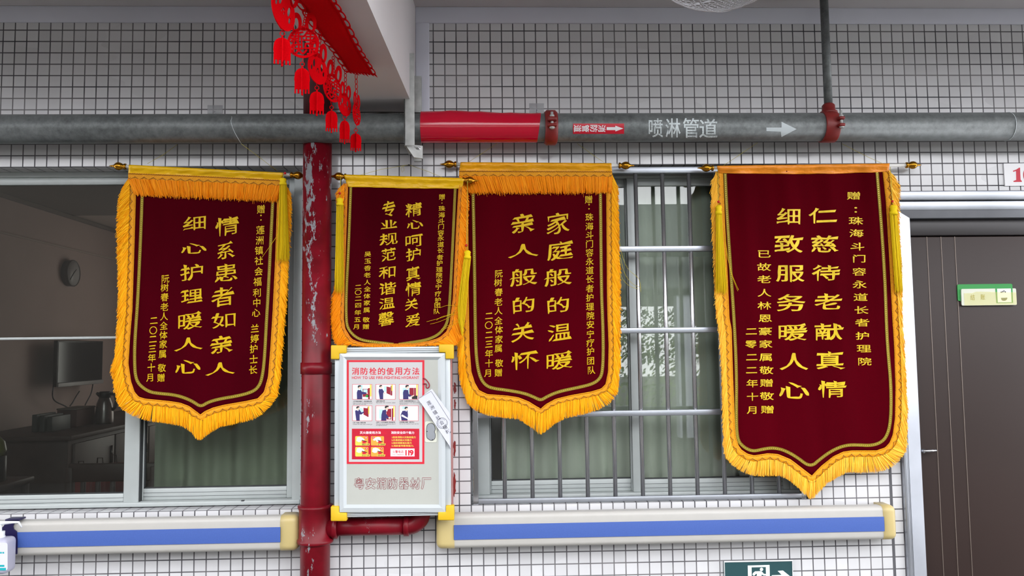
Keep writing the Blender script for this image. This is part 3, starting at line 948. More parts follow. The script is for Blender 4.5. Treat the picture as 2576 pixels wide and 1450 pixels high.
b.lathe([(0, RR), (0, RR + .010), (.004, RR + .013), (.014, RR + .013), (.020, RR + .006), (z2 - z1 - .02, RR + .006), (z2 - z1 - .012, RR + .011), (z2 - z1 - .004, RR + .011), (z2 - z1, RR)], (RXc, RY, z1), (0, 0, 1), 40)
tz = Z(930, 1325, RY)
b.lathe([(0, .040), (RR + .012, .040), (RR + .012, .045), (RR + .028, .045), (RR + .031, .040), (RR + .031, .036)], (RXc, RY, tz), (1, 0, 0), 32)
b.build('tee_fitting', M['redpipe'], t)
ex = X(1062, 1310, RY)
xc0 = X(1018, 1325, RY)
MB().tube([(RXc + RR, RY, tz), (xc0 + .01, RY, tz)], .0345, 32).build('branch_pipe', M['redpipe'], t)
b = MB(); er = ex - xc0 - .012
pts = [(xc0 - .002, RY, tz), (xc0 + .012, RY, tz)] + [(xc0 + .012 + er * math.sin(a), RY, tz + er * (1 - math.cos(a))) for a in np.linspace(.12, PI / 2, 10)] + [(ex, RY, tz + er + .1)]
b.tube(pts, .0355, 28)
b.lathe([(0, .035), (.0, .041), (.018, .041), (.02, .035)], (xc0 - .002, RY, tz), (1, 0, 0), 28)
b.build('elbow', M['redpipe'], t)

# ---- clear stick-on hooks
for (px, py, where) in ((541, 277, 'left of the red riser'), (1350, 272, 'right of the beam')):
    t = empty('adhesive_hook', at(px, py, 0), 'clear stick-on hook on the tiles above the pipe, ' + where, 'hook', 'clear adhesive hooks')
    p = at(px, py, -.001)
    MB().bbox((p[0] - .031, -.0025, p[2] - .024), (p[0] + .031, -.0002, p[2] + .020), .001).build('pad', M['clear'], t)
    MB().tube([(p[0], -.002, p[2] - .006), (p[0], -.012, p[2] - .01), (p[0] + .001, -.016, p[2] - .018), (p[0], -.012, p[2] - .024), (p[0], -.003, p[2] - .024)], .0015, 6).build('wire_hook', M['steel'], t)
# ------------------------------------------------------------------ security grille in front of window_2
GY = .022
t = empty('window_grille', (2.6, GY, W2[2]), 'stainless steel security bars in front of the right window', 'window bars', )
def zz(x, y): return Z(x, y, GY)
x0, x1 = X(1191, 1240, GY), W2[1] - .008
rails = [('top_rail', zz(1650, 437), zz(1650, 421)), ('bottom_rail', zz(1400, 1264), zz(1400, 1252))]
for nm, a, c in rails: MB().bbox((x0, GY - .012, a), (x1, GY + .012, c), .002).build(nm, M['steel_b'], t)
for ya, yb in ((634, 620), (838.5, 825), (1046, 1032)):
    MB().bbox((x0 + .02, GY - .0125, zz(1640, ya)), (x1 - .02, GY + .0125, zz(1640, yb)), .002).build('cross_rail', M['steel_b'], t)
za, zb_ = rails[1][1], rails[0][2]
MB().bbox((x0 - .002, GY - .013, za - .004), (x0 + .021, GY + .013, zb_), .002).build('side_post', M['steel'], t)
MB().bbox((x1 - .02, GY - .013, za - .004), (x1, GY + .013, zb_), .002).build('side_post', M['steel'], t)
bx0, bx1 = X(1270, 1238, GY), X(1960, 1225, GY)
for k in range(12):
    xx = bx0 + (bx1 - bx0) * k / 10
    if xx > x1 - .03: break
    MB().tube([(xx, GY, rails[1][2] - .002), (xx, GY, rails[0][1] + .002)], .0088, 16).build('bar', M['bar'], t)
# curtains behind the glass
def curtain(name, xa, xb, y, z0, z1, m, label, seed):
    r = random.Random(seed); n = 90
    ph = [r.uniform(0, 6.28) for _ in range(4)]
    G = []
    for i in range(n + 1):
        x = xa + (xb - xa) * i / n; u = (x - xa) * 60
        dy = .016 * math.sin(u + ph[0]) + .008 * math.sin(u * .53 + ph[1])
        G.append([(x, y + dy * (1 + .4 * (z1 - z) / (z1 - z0)), z) for z in np.linspace(z0, z1, 6)])
    o = MB().grid(G).build(name, m)
    sol = o.modifiers.new('thick', 'SOLIDIFY'); sol.thickness = .0015
    return tag(o, label, 'curtain')
curtain('curtain', X(378, 1150, .3), X(735, 1150, .3), .34, .004, 2.45, M['curtain'], 'grey green curtain drawn behind the right pane of the left window', 1)
curtain('curtain', X(1262, 1150, .22), X(2060, 1150, .22), .225, .004, 2.45, M['curtain2'], 'pale grey curtain behind the barred window', 2)
# ------------------------------------------------------------------ silk pennants
def coons(top, bot, left, right, nu, nv):
    T, B, L, R = resample(top, nu), resample(bot, nu), resample(left, nv), resample(right, nv)
    G = np.zeros((nv, nu, 2))
    for j in range(nv):
        v = j / (nv - 1)
        for i in range(nu):
            u = i / (nu - 1)
            G[j, i] = (1 - v) * T[i] + v * B[i] + (1 - u) * L[j] + u * R[j] - ((1 - u) * (1 - v) * T[0] + u * (1 - v) * T[-1] + (1 - u) * v * B[0] + u * v * B[-1])
    return G
def offset(P, d):
    """move a polyline sideways by d pixels (positive = right of travel)"""
    P = np.array(P, float); D = np.gradient(P, axis=0)
    D /= np.linalg.norm(D, axis=1)[:, None] + 1e-9
    return P + np.c_[-D[:, 1], D[:, 0]] * d
def along(P, step):
    L = np.linalg.norm(np.diff(np.array(P, float), axis=0), axis=1).sum()
    return resample(P, max(2, int(L / step)))

class Pennant:
    def __init__(s, name_label, Y, wave, seed=0):
        s.Y = Y; s.wave = wave; s.r = random.Random(seed); s.label = name_label
    def pl(s, px, py, off=0.):
        """place a picture point on the hanging cloth, off metres in front of it"""
        p = at(px, py, s.Y)
        return at(px, py, s.Y + s.wave(p[0], p[2]) - off)
    def strands(s, b, roots, tips, w0=2.2, w1=1.0, off=.006, jit=2.5, mi=0):
        r = s.r
        for (x0, y0), (x1, y1) in zip(roots, tips):
            x1 += r.gauss(0, jit * .5); y1 += r.gauss(0, jit)
            o = off + r.uniform(-.003, .004); w = w0 * r.uniform(.6, 1.2)
            xm, ym = (x0 + x1) / 2 + r.gauss(0, .8), (y0 + y1) / 2
            P = [(x0, y0, w), (xm, ym, w * .95), (x1, y1, w1 * r.uniform(.4, 1))]
            dx, dy = x1 - x0, y1 - y0; L = math.hypot(dx, dy) + 1e-6
            nx, ny = -dy / L, dx / L
            tw = r.uniform(-.0012, .0012)
            vs = []
            for k, (x, y, ww) in enumerate(P):
                oo = o + (.001 if k == 1 else 0)
                vs += [s.pl(x - nx * ww / 2, y - ny * ww / 2, oo + tw), s.pl(x + nx * ww / 2, y + ny * ww / 2, oo - tw)]
            b.add(vs, [(0, 1, 3, 2), (2, 3, 5, 4)], mi)
    def tassel(s, parent, cord, head, skirt, bead=None, flare=None, stray=()):
        """cord: [(px,py)..]; head: (x, y0, y1, w); skirt: (x_bottom, y_bottom, w_top, w_bottom)"""
        r = s.r; fr = .022
        k = FPX / (s.Y - CAM[1])
        if cord: 
            c = MB(); c.tube([s.pl(x, y, fr) for x, y in cord], .0011, 6)
        b = MB()
        hx, hy0, hy1, hw = head
        top = s.pl(hx, hy0, fr); bot = s.pl(hx, hy1, fr); H = np.linalg.norm(top - bot); R = hw / 2 / k
        b.lathe([(0, R * .35), (H * .10, R * .8), (H * .28, R), (H * .45, R * .75), (H * .5, R * .95), (H * .6, R * .7), (H * .68, R * 1.0), (H, R * 1.0)], top, bot - top, 16)
        sx, sy, wt, wb = skirt
        for q in range(130):
            a = r.uniform(0, 2 * PI); q_ = math.sqrt(r.random())
            ux, uo = math.cos(a) * q_, math.sin(a) * q_
            n = 6; pts = []
            yb = sy + r.gauss(0, 5) - (r.random() < .12) * r.uniform(0, 40)
            for i in range(n + 1):
                v = i / n
                w = wt + (wb - wt) * (v ** 1.4 if not flare else v ** 2)
                cx = hx + (sx - hx) * v
                if flare: cx += flare * v ** 4 * (ux - .5) * .5
                pts.append(s.pl(cx + ux * w / 2, hy1 - 3 + (yb - hy1) * v, fr + uo * w / 2 / k * .7))
            b.tube(pts, [.0009] * n + [.0005], 4, caps=False)
        for st in stray:
            b.tube([s.pl(x, y, fr - .012) for x, y in smooth(st, 3)], .0006, 4, caps=False)
        o = b.build('tassel', M['tassel'], parent, 'yellow silk tassel')
        if cord: c.build('tassel_cord', M['thread'], o)
        if bead:
            p = s.pl(bead[0], bead[1], fr); MB().ball(p, 2.6 / k * 1.3, 12).build('bead', M['bead'], o)
        return o
    def make(s, V, rod, header, header_bot, braid_w, OL, OB, OR, piping, texts, fmat, hmat, vmat, bmat, top_fringe=None, texm='foil', pw=7, strings=(), side_density=1.3):
        left, bot, right = [np.array(p, float) for p in V]
        c0 = at(*rod[0], s.Y); c1 = at(*rod[1], s.Y)
        t = empty('silk_pennant', ((c0[0] + c1[0]) / 2, s.Y, (c0[2] + c1[2]) / 2), s.label, 'pennant', 'presentation pennants hung on the wall')
        # rod and finials
        ax = (c1 - c0) / np.linalg.norm(c1 - c0)
        MB().tube([c0, c1], .0072, 16).build('rod', M['rod'], t, 'white rod')
        for p, d in ((c0, -ax), (c1, ax)):
            prof = [(-.022, .0085), (-.020, .0125), (-.014, .0125), (-.012, .0088), (-.009, .0088), (-.005, .012), (.002, .0152), (.009, .0165), (.016, .0152), (.022, .0115), (.027, .0070), (.031, .0046), (.036, .0036), (.046, .0012)]
            MB().lathe(prof, p, d, 24).build('rod_finial', M['gold'], t, 'gilt acorn shaped finial')
        # velvet
        nu, nv = 41, 60
        G = coons([left[0], right[0]], bot, left, right, nu, nv)
        o = MB().grid([[s.pl(x, y) for x, y in row] for row in G]).build('velvet_panel', vmat, t)
        sol = o.modifiers.new('thick', 'SOLIDIFY'); sol.thickness = .0025; sol.offset = 0
        panel = o
        # braid along the edge
        edge = np.vstack([left[:-1], bot[:-1], right[::-1]])
        E = along(edge, 5); k = len(E)
        a, b_ = offset(E, -2), offset(E, braid_w)
        # the winding runs down the left, along the bottom and up the right, so outwards is to the right of travel
        b = MB(); b.grid([[s.pl(*a[i], .003), s.pl(*((a[i] + b_[i]) / 2), .0045), s.pl(*b_[i], .003)] for i in range(k)])
        br = b.build('braid', bmat, t)
        sol = br.modifiers.new('thick', 'SOLIDIFY'); sol.thickness = .002; sol.offset = -1
        def scroll(E, lam, amp, d, r, nm, m, off=.006, parent=br):
            F = along(E, lam / 10); n = len(F); ds = np.linalg.norm(np.diff(F, axis=0), axis=1).mean()
            D = np.array([d + amp * math.sin(2 * PI * i * ds / lam) for i in range(n)])
            sh = np.gradient(F, axis=0); sh /= np.linalg.norm(sh, axis=1)[:, None] + 1e-9
            F2 = F + np.c_[-sh[:, 1], sh[:, 0]] * D[:, None] + sh * (np.sin(4 * PI * np.arange(n) * ds / lam) * lam * .10)[:, None]
            MB().tube([s.pl(x, y, off) for x, y in F2], r, 5).build(nm, m, parent)
        scroll(edge, 22, braid_w * .30, braid_w * .66, .0010, 'gimp_cord', M['cordb'])
        scroll(edge, 5, 1.2, 0, .0009, 'bead_edge', bmat)
        # fringe: every strand runs from the braid to the hanging outer edge
        b = MB(); r = s.r
        def arcl(P): return np.r_[0, np.cumsum(np.linalg.norm(np.diff(P, axis=0), axis=1))]
        E2 = np.vstack([left, bot[1:], right[::-1][1:]]); dl = arcl(E2)
        tip_i = len(left) - 1 + int(np.argmax(bot[:, 1]))
        ai = [0, dl[len(left) - 1], dl[tip_i], dl[len(left) + len(bot) - 2], dl[-1]]
        OBa = np.array(OB, float); O2 = np.vstack([np.array(OL, float), OBa, np.array(OR, float)[::-1]]); do = arcl(O2)
        to = len(OL) + int(np.argmax(OBa[:, 1])); n_l, n_b = len(OL), len(OB)
        ao = [0, (do[n_l - 1] + do[n_l]) / 2, do[to], (do[n_l + n_b - 1] + do[n_l + n_b]) / 2, do[-1]]
        n = int(dl[-1] * 3.0)
        ss = np.sort(np.array([r.random() for _ in range(n)])) * dl[-1]
        EE = np.c_[np.interp(ss, dl, E2[:, 0]), np.interp(ss, dl, E2[:, 1])]
        sm_ = along(E2, 3); ds_ = arcl(sm_); NN = offset(sm_, 1) - sm_
        kk = np.ones(9) / 9; NN = np.c_[np.convolve(np.pad(NN[:, 0], 4, 'edge'), kk, 'valid'), np.convolve(np.pad(NN[:, 1], 4, 'edge'), kk, 'valid')]
        q = ss * ds_[-1] / dl[-1]
        P = EE + np.c_[np.interp(q, ds_, NN[:, 0]), np.interp(q, ds_, NN[:, 1])] * (braid_w - 3)
        so = np.interp(ss, ai, ao)
        tips, roots = [], []
        for i in range(n):
            side = 0
            if ss[i] < ai[1]: side = 1; room = ai[1] - ss[i]
            elif ss[i] > ai[3]: side = -1; room = ss[i] - ai[3]
            v = so[i]
            if side: v += side * min(r.uniform(10, 44), room * .6 + 6)
            x, y = np.interp(v, do, O2[:, 0]), np.interp(v, do, O2[:, 1])
            if not side:                                            # the bottom strands hang plumb, only the corners splay
                q_ = 2 * (P[i][0] - bot[0][0]) / (bot[-1][0] - bot[0][0]) - 1
                f_ = max(0., min(1., (abs(q_) - .62) / .38)) ** 1.3
                x = P[i][0] + (x - P[i][0]) * f_
                y = float(np.interp(x, OBa[:, 0], OBa[:, 1])) * (1 - f_) + y * f_
            if side: x += r.gauss(0, 2.0)
            else: y -= abs(r.gauss(0, 2.0)); x += r.gauss(0, 1.0)
            roots.append(P[i]); tips.append((x, y))
        od = list(range(n)); r.shuffle(od)
        s.strands(b, [roots[i] for i in od], [tips[i] for i in od], 1.9, 1.1, .0042, 1.0)
        b.build('fringe', fmat, t)
        # gold piping line
        Pp = smooth(piping, 3); Pp = along(Pp, 4)
        a, c_ = offset(Pp, -pw / 2), offset(Pp, pw / 2)
        b = MB(); b.grid([[s.pl(*a[i], .0028), s.pl(*c_[i], .0028)] for i in range(len(Pp))])
        for F in (a, c_): b.tube([s.pl(x, y, .0030) for x, y in F], .0008, 4, 0)
        Q = along(Pp, 5.2)
        for x, y in Q:
            p = s.pl(x, y, .0032); q = s.pl(x + 1, y, .0032); e = abs(q[0] - p[0]) * 1.1
            b.poly([p + (-e, 0, 0), p + (0, 0, -e), p + (e, 0, 0), p + (0, 0, e)], 1)
        b.build('gold_piping', [M['pipe_y'], M['pipe_d']], t)
        # satin sleeve over the rod
        (tl, tr) = header; hb = header_bot
        n = 70; m = 12; TL, TR = np.array(tl, float), np.array(tr, float)
        Hb = resample(hb, n)
        ph = [r.uniform(0, 6) for _ in range(6)]
        G = []
        rd0, rd1 = np.array(rod[0], float), np.array(rod[1], float)
        for i in range(n):
            u = i / (n - 1); T = TL + (TR - TL) * u; B = Hb[i]
            ry = rd0[1] + (rd1[1] - rd0[1]) * (T[0] - rd0[0]) / (rd1[0] - rd0[0])
            wr = math.sin(u * 31 + ph[0]) * .5 + math.sin(u * 57 + ph[1]) * .3 + math.sin(u * 13 + ph[2]) * .5
            row = []
            for j in range(m):
                v = j / (m - 1); x = T[0] + (B[0] - T[0]) * v; y = T[1] + (B[1] - T[1]) * v
                bul = .0105 * math.exp(-((y - ry) / 7.5) ** 2) + .004
                wv = wr * .0016 * math.sin(PI * v) + .0012 * math.sin(u * 40 + v * 5 + ph[3]) * math.sin(PI * min(1, v * 1.1))
                p_ = at(x, y, s.Y); row.append(at(x, y + wr * .5 * v, s.Y + s.wave(p_[0], p_[2]) * v * v - bul - wv))
            G.append(row)
        o = MB().grid(G).build('satin_sleeve', hmat, t)
        sol = o.modifiers.new('thick', 'SOLIDIFY'); sol.thickness = .0016
        if top_fringe:
            tb = resample(hb, 60)
            b = MB(); w_ = 15
            b.grid([[s.pl(x, y - 2, .0065), s.pl(x, y + w_, .0065)] for x, y in tb])
            tbr = b.build('top_braid', bmat, t)
            scroll(hb, 23, 4, 10.5, .0010, 'gimp_cord', M['cordb'], .009, tbr)
            scroll(hb, 6, 1.2, 0, .0010, 'bead_edge', M['cordb'], .009, tbr)
            nf = int((hb[-1][0] - hb[0][0]) * 3.6)
            xs = [r.random() for _ in range(nf)]
            A, Bq = np.array(hb[0], float), np.array(hb[-1], float); C, D_ = np.array(top_fringe[0], float), np.array(top_fringe[1], float)
            roots = [A + (Bq - A) * u + (0, w_ - 3) for u in xs]; tips = [C + (D_ - C) * u for u in xs]
            b = MB(); s.strands(b, roots, tips, 1.9, 1.1, .007, 3.2)
            b.build('top_fringe', M['fringe_o'], t)
        # lettering
        for nm, chars, kw in texts:
            b = MB()
            for q, (ch, x, y, w, h) in enumerate(chars):
                put_glyph(b, ch, x, y, w, h, lambda x, y: s.pl(x, y, .0026), seed=ord(ch), **kw)
            b.build(nm, M[texm], panel)
        for st in strings:
            MB().tube([at(x, y, yy) for x, y, yy in st], .0008, 5).build('hanging_string', M['thread'], t)
        s.obj = t
        return t
def col(s, xs, ys, em):
    """a column of small characters: x and y given for every character"""
    return [(c, x, y, em[0], em[1]) for c, x, y in zip(s, xs, ys)]
BIG = dict(bold=.004, shear=.18, brush=.018, ends=1.25)
SML = dict(bold=.007, em=True, shear=.08, brush=.008, ends=.7)
CLR = dict(bold=.010, brush=.014, xcuts=9, cuts=20, ends=-1.2)
CLS = dict(bold=.010, em=True, brush=.005, xcuts=9, ends=-.7)

flat = lambda x, z: .0025 * math.sin(x * 23 + z * 3)
# ---- first pennant, over the left window
p1 = Pennant('maroon pennant hanging over the left window, left of the red riser', -.045, flat, 1)
L1 = [(340, 446), (340, 489), (336, 628), (331, 780), (325, 850), (321, 916), (327.6, 960), (337, 988)]
B1 = [(337, 988), (348, 1000.6), (365, 1005.6), (425.5, 1011.6), (453, 1015.8), (475, 1024), (491.7, 1036.5), (504, 1046), (516.5, 1036.5), (536, 1028), (563, 1021), (618.5, 1011.6), (649, 1004.8), (665.4, 988)]
R1 = [(704, 460), (699, 505.5), (694, 656), (688, 780), (682, 878), (676, 949.6), (665.4, 988)]
OL1 = [(322, 445), (306, 480), (297, 510), (294, 595), (297, 670), (298.6, 740), (296, 834), (289, 905), (280, 934), (285, 955), (290, 988), (299, 1016)]
OB1 = [(300, 1020), (312, 1037), (332, 1051.6), (370, 1061), (425.5, 1067), (458.6, 1074), (480.6, 1087.5), (494.4, 1106), (502, 1110), (520, 1097), (552, 1076), (591, 1068), (657, 1054), (682, 1028), (697, 996)]
OR1 = [(722, 462), (732, 500), (731, 573), (725, 656), (718, 781), (712, 850), (706.8, 905), (702.6, 955), (697, 996)]
PI1 = [(358, 450), (358, 491), (347.7, 740), (338.6, 864), (338.6, 920), (341, 950), (351, 970), (375.8, 986.8), (400, 990.5), (431, 993), (458.6, 999), (486, 1011), (505, 1024.5), (522, 1013), (549.6, 1004.8), (591, 998), (627, 989.6), (648, 978), (659, 955), (665.4, 905), (671, 795), (674, 752), (686, 509), (688, 460)]
sm = 22
T1 = [('lettering', [('情', 571.6, 570, 60, 51), ('系', 569, 629.6, 45, 47), ('患', 569, 687.5, 57, 47), ('者', 560.6, 748, 58, 50), ('如', 562, 807.6, 62, 39), ('亲', 557, 868, 58, 46), ('人', 553.7, 929, 74, 34)], BIG),
      ('lettering', [('细', 489, 562, 58, 37), ('心', 487.5, 625.5, 63, 26), ('护', 482, 686, 58, 43), ('理', 481.5, 745, 56, 38), ('暖', 478.4, 806, 60, 47), ('人', 473.7, 867, 72, 35), ('心', 472.4, 923.4, 63, 34)], BIG),
      ('lettering', col('赠：莲洲镇社会福利中心兰婷护士长', [656.6, 662, 655, 653.5, 651.6, 651, 650.5, 648, 646.7, 646, 644, 641, 640.6, 638.4, 638, 636.5],
        [527.5, 547, 580, 606, 631.5, 657, 684, 710, 737.7, 762.8, 788, 827.7, 853.6, 879, 905.5, 931.7], (sm, 23)), SML),
      ('lettering', col('阮树春老人全体家属敬赠', [415.8, 414, 414, 413.6, 412.5, 411.7, 411, 410.3, 409, 407, 405.3], [702.7, 724.7, 749, 773.6, 797, 820.8, 844.8, 867.4, 891.7, 927, 951.8], (21, 22)), SML),
      ('lettering', col('二〇二三年十月', [387, 385.5, 384.7, 383.3, 382, 380.5, 378], [807.6, 832.4, 854.5, 878.7, 902, 926, 951], (21, 22)), SML)]
t1 = p1.make((L1, B1, R1), ((304, 418.8), (744, 441.3)), ((324, 414.5), (713, 434.5)), [(322.5, 437), (516, 445), (709, 455)], 17, OL1, OB1, OR1, PI1, T1, M['fringe'], M['satin_y'], M['velvet'], M['braid'],
             top_fringe=((338, 489), (698, 505)),
             strings=([(371, 412, -.045), (410, 390, -.055), (446, 364, -.062)], [(697, 430, -.045), (650, 394, -.085), (607, 362, -.128)]))
p1.tassel(t1, [(717, 436), (713, 444), (712, 450)], (712, 448, 466, 18), (711.5, 655, 18, 34), (717, 436), stray=([(706, 560), (700, 590), (672, 630), (656, 652)],))
b = MB(); b.tube([onpipe(607 - 27 * math.sin(v * 1.6) + (3 if v > .9 else 0), 362 - 69 * v, PR + .001) for v in np.linspace(0, 1, 14)], .0009, 5)
b.build('pipe_string', M['stencil'], t1)

# ---- second, small pennant above the hydrant cabinet
p2 = Pennant('small maroon pennant with plain yellow satin top, hanging above the hydrant cabinet', -.075, lambda x, z: .002 * math.sin(x * 20 + z * 4), 2)
L2 = [(874, 462), (873.5, 470), (869, 597), (865.5, 700), (863, 804), (867, 828), (879, 848.6)]
B2 = [(879, 848.6), (886, 856), (900, 862), (920.7, 866), (960, 867), (1010, 867), (1041, 866), (1076, 861), (1098, 855), (1110, 848.6)]
R2 = [(1157, 466), (1155, 476), (1150, 562), (1145, 666), (1141, 752), (1133, 815), (1124, 836), (1110, 848.6)]
OL2 = [(856, 462), (845, 490), (853, 560), (848, 660), (842, 735), (836, 752), (834.5, 804), (838, 850), (846, 866)]
OR2 = [(1170, 462), (1178, 510), (1172, 600), (1166, 700), (1164, 752), (1166, 820), (1160, 850), (1148, 868)]
OB2 = [(850, 869), (900, 871.5), (1000, 872), (1100, 871), (1144, 869)]
PI2 = [(883, 465), (882, 480), (876.6, 631), (871, 735), (870.7, 804), (875, 828), (893, 848), (914, 857.5), (948, 861.5), (990, 866.5)]
PI2b = [(1003, 866.5), (1027.6, 863), (1069, 857), (1100, 845), (1118, 826), (1128, 804), (1133, 735), (1139.7, 597), (1145, 476), (1146, 465)]
T2 = [('lettering', [('精', 1040.7, 528, 42, 38), ('心', 1044, 565, 40, 22), ('呵', 1042, 604, 44, 32), ('护', 1039.7, 641, 38, 34), ('真', 1040, 689, 37, 38), ('情', 1040, 728, 40, 38), ('关', 1035, 766, 33, 32), ('爱', 1038, 805.5, 37, 37)], BIG),
      ('lettering', [('专', 978, 525, 34, 38), ('业', 978.6, 565, 42, 24), ('规', 977, 602, 47, 32), ('范', 977.6, 641, 37, 36), ('和', 974, 686, 43, 32), ('谐', 975, 726, 43, 33), ('温', 973.4, 764, 40, 31), ('馨', 971.4, 803, 40, 38)], BIG),
      ('lettering', col('赠：珠海斗门容永道长者护理院安宁疗护团队', [1112, 1116, 1111.4, 1111, 1110, 1109.7, 1109, 1109, 1108.6, 1108, 1107, 1106, 1105, 1104.5, 1105, 1103, 1101.7, 1101.7, 1100, 1098],
        [496, 507, 525.5, 541.7, 557, 571, 586.6, 600, 616, 631, 648, 663, 679, 693.5, 708, 723, 740, 756, 769, 784], (17, 14.5)), SML),
      ('lettering', col('吴玉香老人全体家属敬赠', [925, 925, 924.5, 924, 924, 924, 923, 923, 922.4, 921, 920.7], [640, 657.6, 675.5, 693, 711, 728, 746, 763, 780.7, 805.5, 822.8], (18, 14)), SML),
      ('lettering', col('二〇二四年五月', [901, 901, 901, 901, 900, 899, 897], [722.8, 736.6, 752, 769, 787.6, 805, 822.8], (18, 14)), SML)]
p2_pipe = PI2
t2 = p2.make((L2, B2, R2), ((858, 444.3), (1176, 454.2)), ((865, 439), (1167, 448)), [(874, 470), (1015, 474), (1163, 475)], 10, OL2, OB2, OR2, PI2, T2, M['fringe_o'], M['satin_y'], M['velvet'], M['braid_o'], pw=6, side_density=1.2,
             strings=([(905, 441, -.075), (960, 426, -.03), (1029, 415, -.004)], [(1112, 446, -.075), (1075, 431, -.035), (1029, 415, -.004)],
                      [(1013, 417, -.02), (1009, 425, -.022), (1012, 434, -.022), (1017, 428, -.022), (1014, 417, -.02)]))
b = MB(); Pq = along(smooth(PI2b, 3), 4); a, c_ = offset(Pq, -3), offset(Pq, 3)
b.grid([[p2.pl(*a[i], .0028), p2.pl(*c_[i], .0028)] for i in range(len(Pq))])
for F in (a, c_): b.tube([p2.pl(x, y, .003) for x, y in F], .0008, 4)
b.build('gold_piping', M['pipe_y'], t2)
MB().tube([at(1029, 415, .004), at(1029, 415, -.008)], .0028, 8).build('wall_nail', M['cable'], t2)
p2.tassel(t2, [(857, 446), (855.5, 486), (855, 498)], (855, 498, 518, 18), (853, 733, 18, 24), (854.5, 486.5))
p2.tassel(t2, [(1176, 456), (1174, 616), (1175, 630)], (1176, 630, 652, 18), (1153, 838, 18, 44), (1173, 617.6), flare=-40,
          stray=([(1160, 760), (1140, 790), (1110, 800), (1073, 810)], [(1158, 775), (1130, 800), (1100, 812), (1082, 816)], [(1160, 790), (1138, 792), (1112, 796), (1098, 806)],
                 [(1158, 800), (1135, 815), (1115, 826), (1110, 830)], [(1156, 810), (1132, 822), (1118, 828), (1112, 834)], [(1160, 770), (1146, 770), (1125, 768), (1106, 775)]))

# ---- third pennant, over the left half of the barred window
p3 = Pennant('crimson pennant with orange top fringe, hanging over the left half of the barred window', -.040, lambda x, z: .002 * math.sin(x * 26 + z * 2) + .0015 * math.sin(z * 14), 3)
L3 = [(1176, 440), (1176, 485), (1176, 563), (1177, 740), (1179, 871), (1184, 936.5), (1193, 965)]
B3 = [(1193, 965), (1204, 983.7), (1225, 994), (1277, 998), (1303.5, 1002), (1329.6, 1012.5), (1348, 1024), (1360.6, 1031), (1374, 1019), (1398, 1006), (1434.5, 997), (1487, 987.6), (1513, 980), (1525, 968)]
R3 = [(1527, 440), (1527, 482), (1529, 740), (1530, 792), (1533, 871), (1531.4, 936.5), (1525, 968)]
OL3 = [(1162, 440), (1166, 500), (1168, 600), (1163, 700), (1160, 800), (1152.8, 871), (1156.7, 936.5), (1167, 989), (1180, 1016)]
OB3 = [(1178, 1014), (1184, 1025), (1198.6, 1036), (1225, 1046.6), (1267, 1052), (1303.5, 1056), (1332, 1073), (1350.6, 1088.5), (1361, 1094), (1374, 1086), (1395, 1067.6), (1421, 1054), (1461, 1045), (1508, 1036), (1539, 1018), (1552, 989)]
OR3 = [(1540, 440), (1554, 480), (1556, 590), (1558, 668), (1559, 760), (1559, 845), (1559, 923), (1552, 989)]
PI3 = [(1190, 450), (1190, 485), (1193.4, 642), (1196, 871), (1201, 923), (1209, 953), (1222, 970.6), (1240.5, 978), (1277, 982.4), (1319, 990), (1343, 999.4), (1360.6, 1008.6), (1377, 997.5), (1408, 985), (1447.6, 977), (1487, 968), (1506, 957), (1516, 939), (1518, 871), (1515.7, 792), (1513, 740), (1510.5, 482), (1510, 450)]
xs3 = [1481, 1487, 1482.4, 1482.4, 1483, 1483, 1483, 1483.5, 1483.5, 1483.7, 1483.7, 1484, 1484, 1485, 1485, 1485, 1485, 1485.6, 1485.6, 1487.4]
ys3 = [503, 519.6, 547.7, 570.5, 592.8, 615, 636.8, 659, 681.4, 703.6, 727, 750, 772.8, 795.6, 818, 842, 863.7, 885.4, 909, 932.6]
T3 = [('lettering', [('家', 1404, 562.6, 58, 54), ('庭', 1409, 630.8, 65, 52), ('般', 1403, 699, 70, 46), ('的', 1404, 769, 55, 43), ('温', 1408, 837, 61, 46), ('暖', 1407.5, 906, 65, 49)], BIG),
      ('lettering', [('亲', 1315, 563, 60, 50), ('人', 1316, 632, 77, 36), ('般', 1316.5, 699, 70, 46), ('的', 1317, 769, 55, 43), ('关', 1314.7, 836.4, 58, 52), ('怀', 1321.8, 907, 71, 50)], BIG),
      ('lettering', col('赠：珠海斗门容永道长者护理院安宁疗护团队', xs3, ys3, (21, 21)), SML),
      ('lettering', col('阮树春老人全体家属敬赠', [1254.4, 1253, 1254.4, 1254, 1254, 1254, 1255, 1255, 1254, 1255.5, 1254], [689.8, 712, 736.4, 761, 783, 808, 831, 855, 877.6, 915, 939], (21, 21)), SML),
      ('lettering', col('二〇二三年十月', [1230, 1229.5, 1230, 1230, 1230, 1230, 1228], [795.8, 819.4, 843.5, 867, 891, 915, 939.7], (21, 21)), SML)]
t3 = p3.make((L3, B3, R3), ((1135, 413.5), (1569, 416.7)), ((1158.5, 408), (1538, 410.5)), [(1155, 431), (1340, 432), (1540, 432.5)], 15, OL3, OB3, OR3, PI3, T3, M['fringe'], M['satin_g'], M['velvet_b'], M['braid'],
             top_fringe=((1173, 485), (1538, 484)),
             strings=([(1177, 409, -.04), (1210, 388, -.05), (1252, 360, -.06)], [(1524, 412, -.04), (1490, 389, -.05), (1452, 361, -.06)]))
b = MB()
for st in ([(1559, 610), (1566, 650), (1580, 680), (1606, 698), (1611, 715), (1612, 735)], [(1559, 640), (1570, 690), (1590, 715), (1611, 724)], [(1558, 680), (1566, 705), (1585, 722), (1608, 728)]):
    b.tube([p3.pl(x, y, .004) for x, y in smooth(st, 3)], .0008, 4)
b.build('stray_threads', M['thread'], t3)

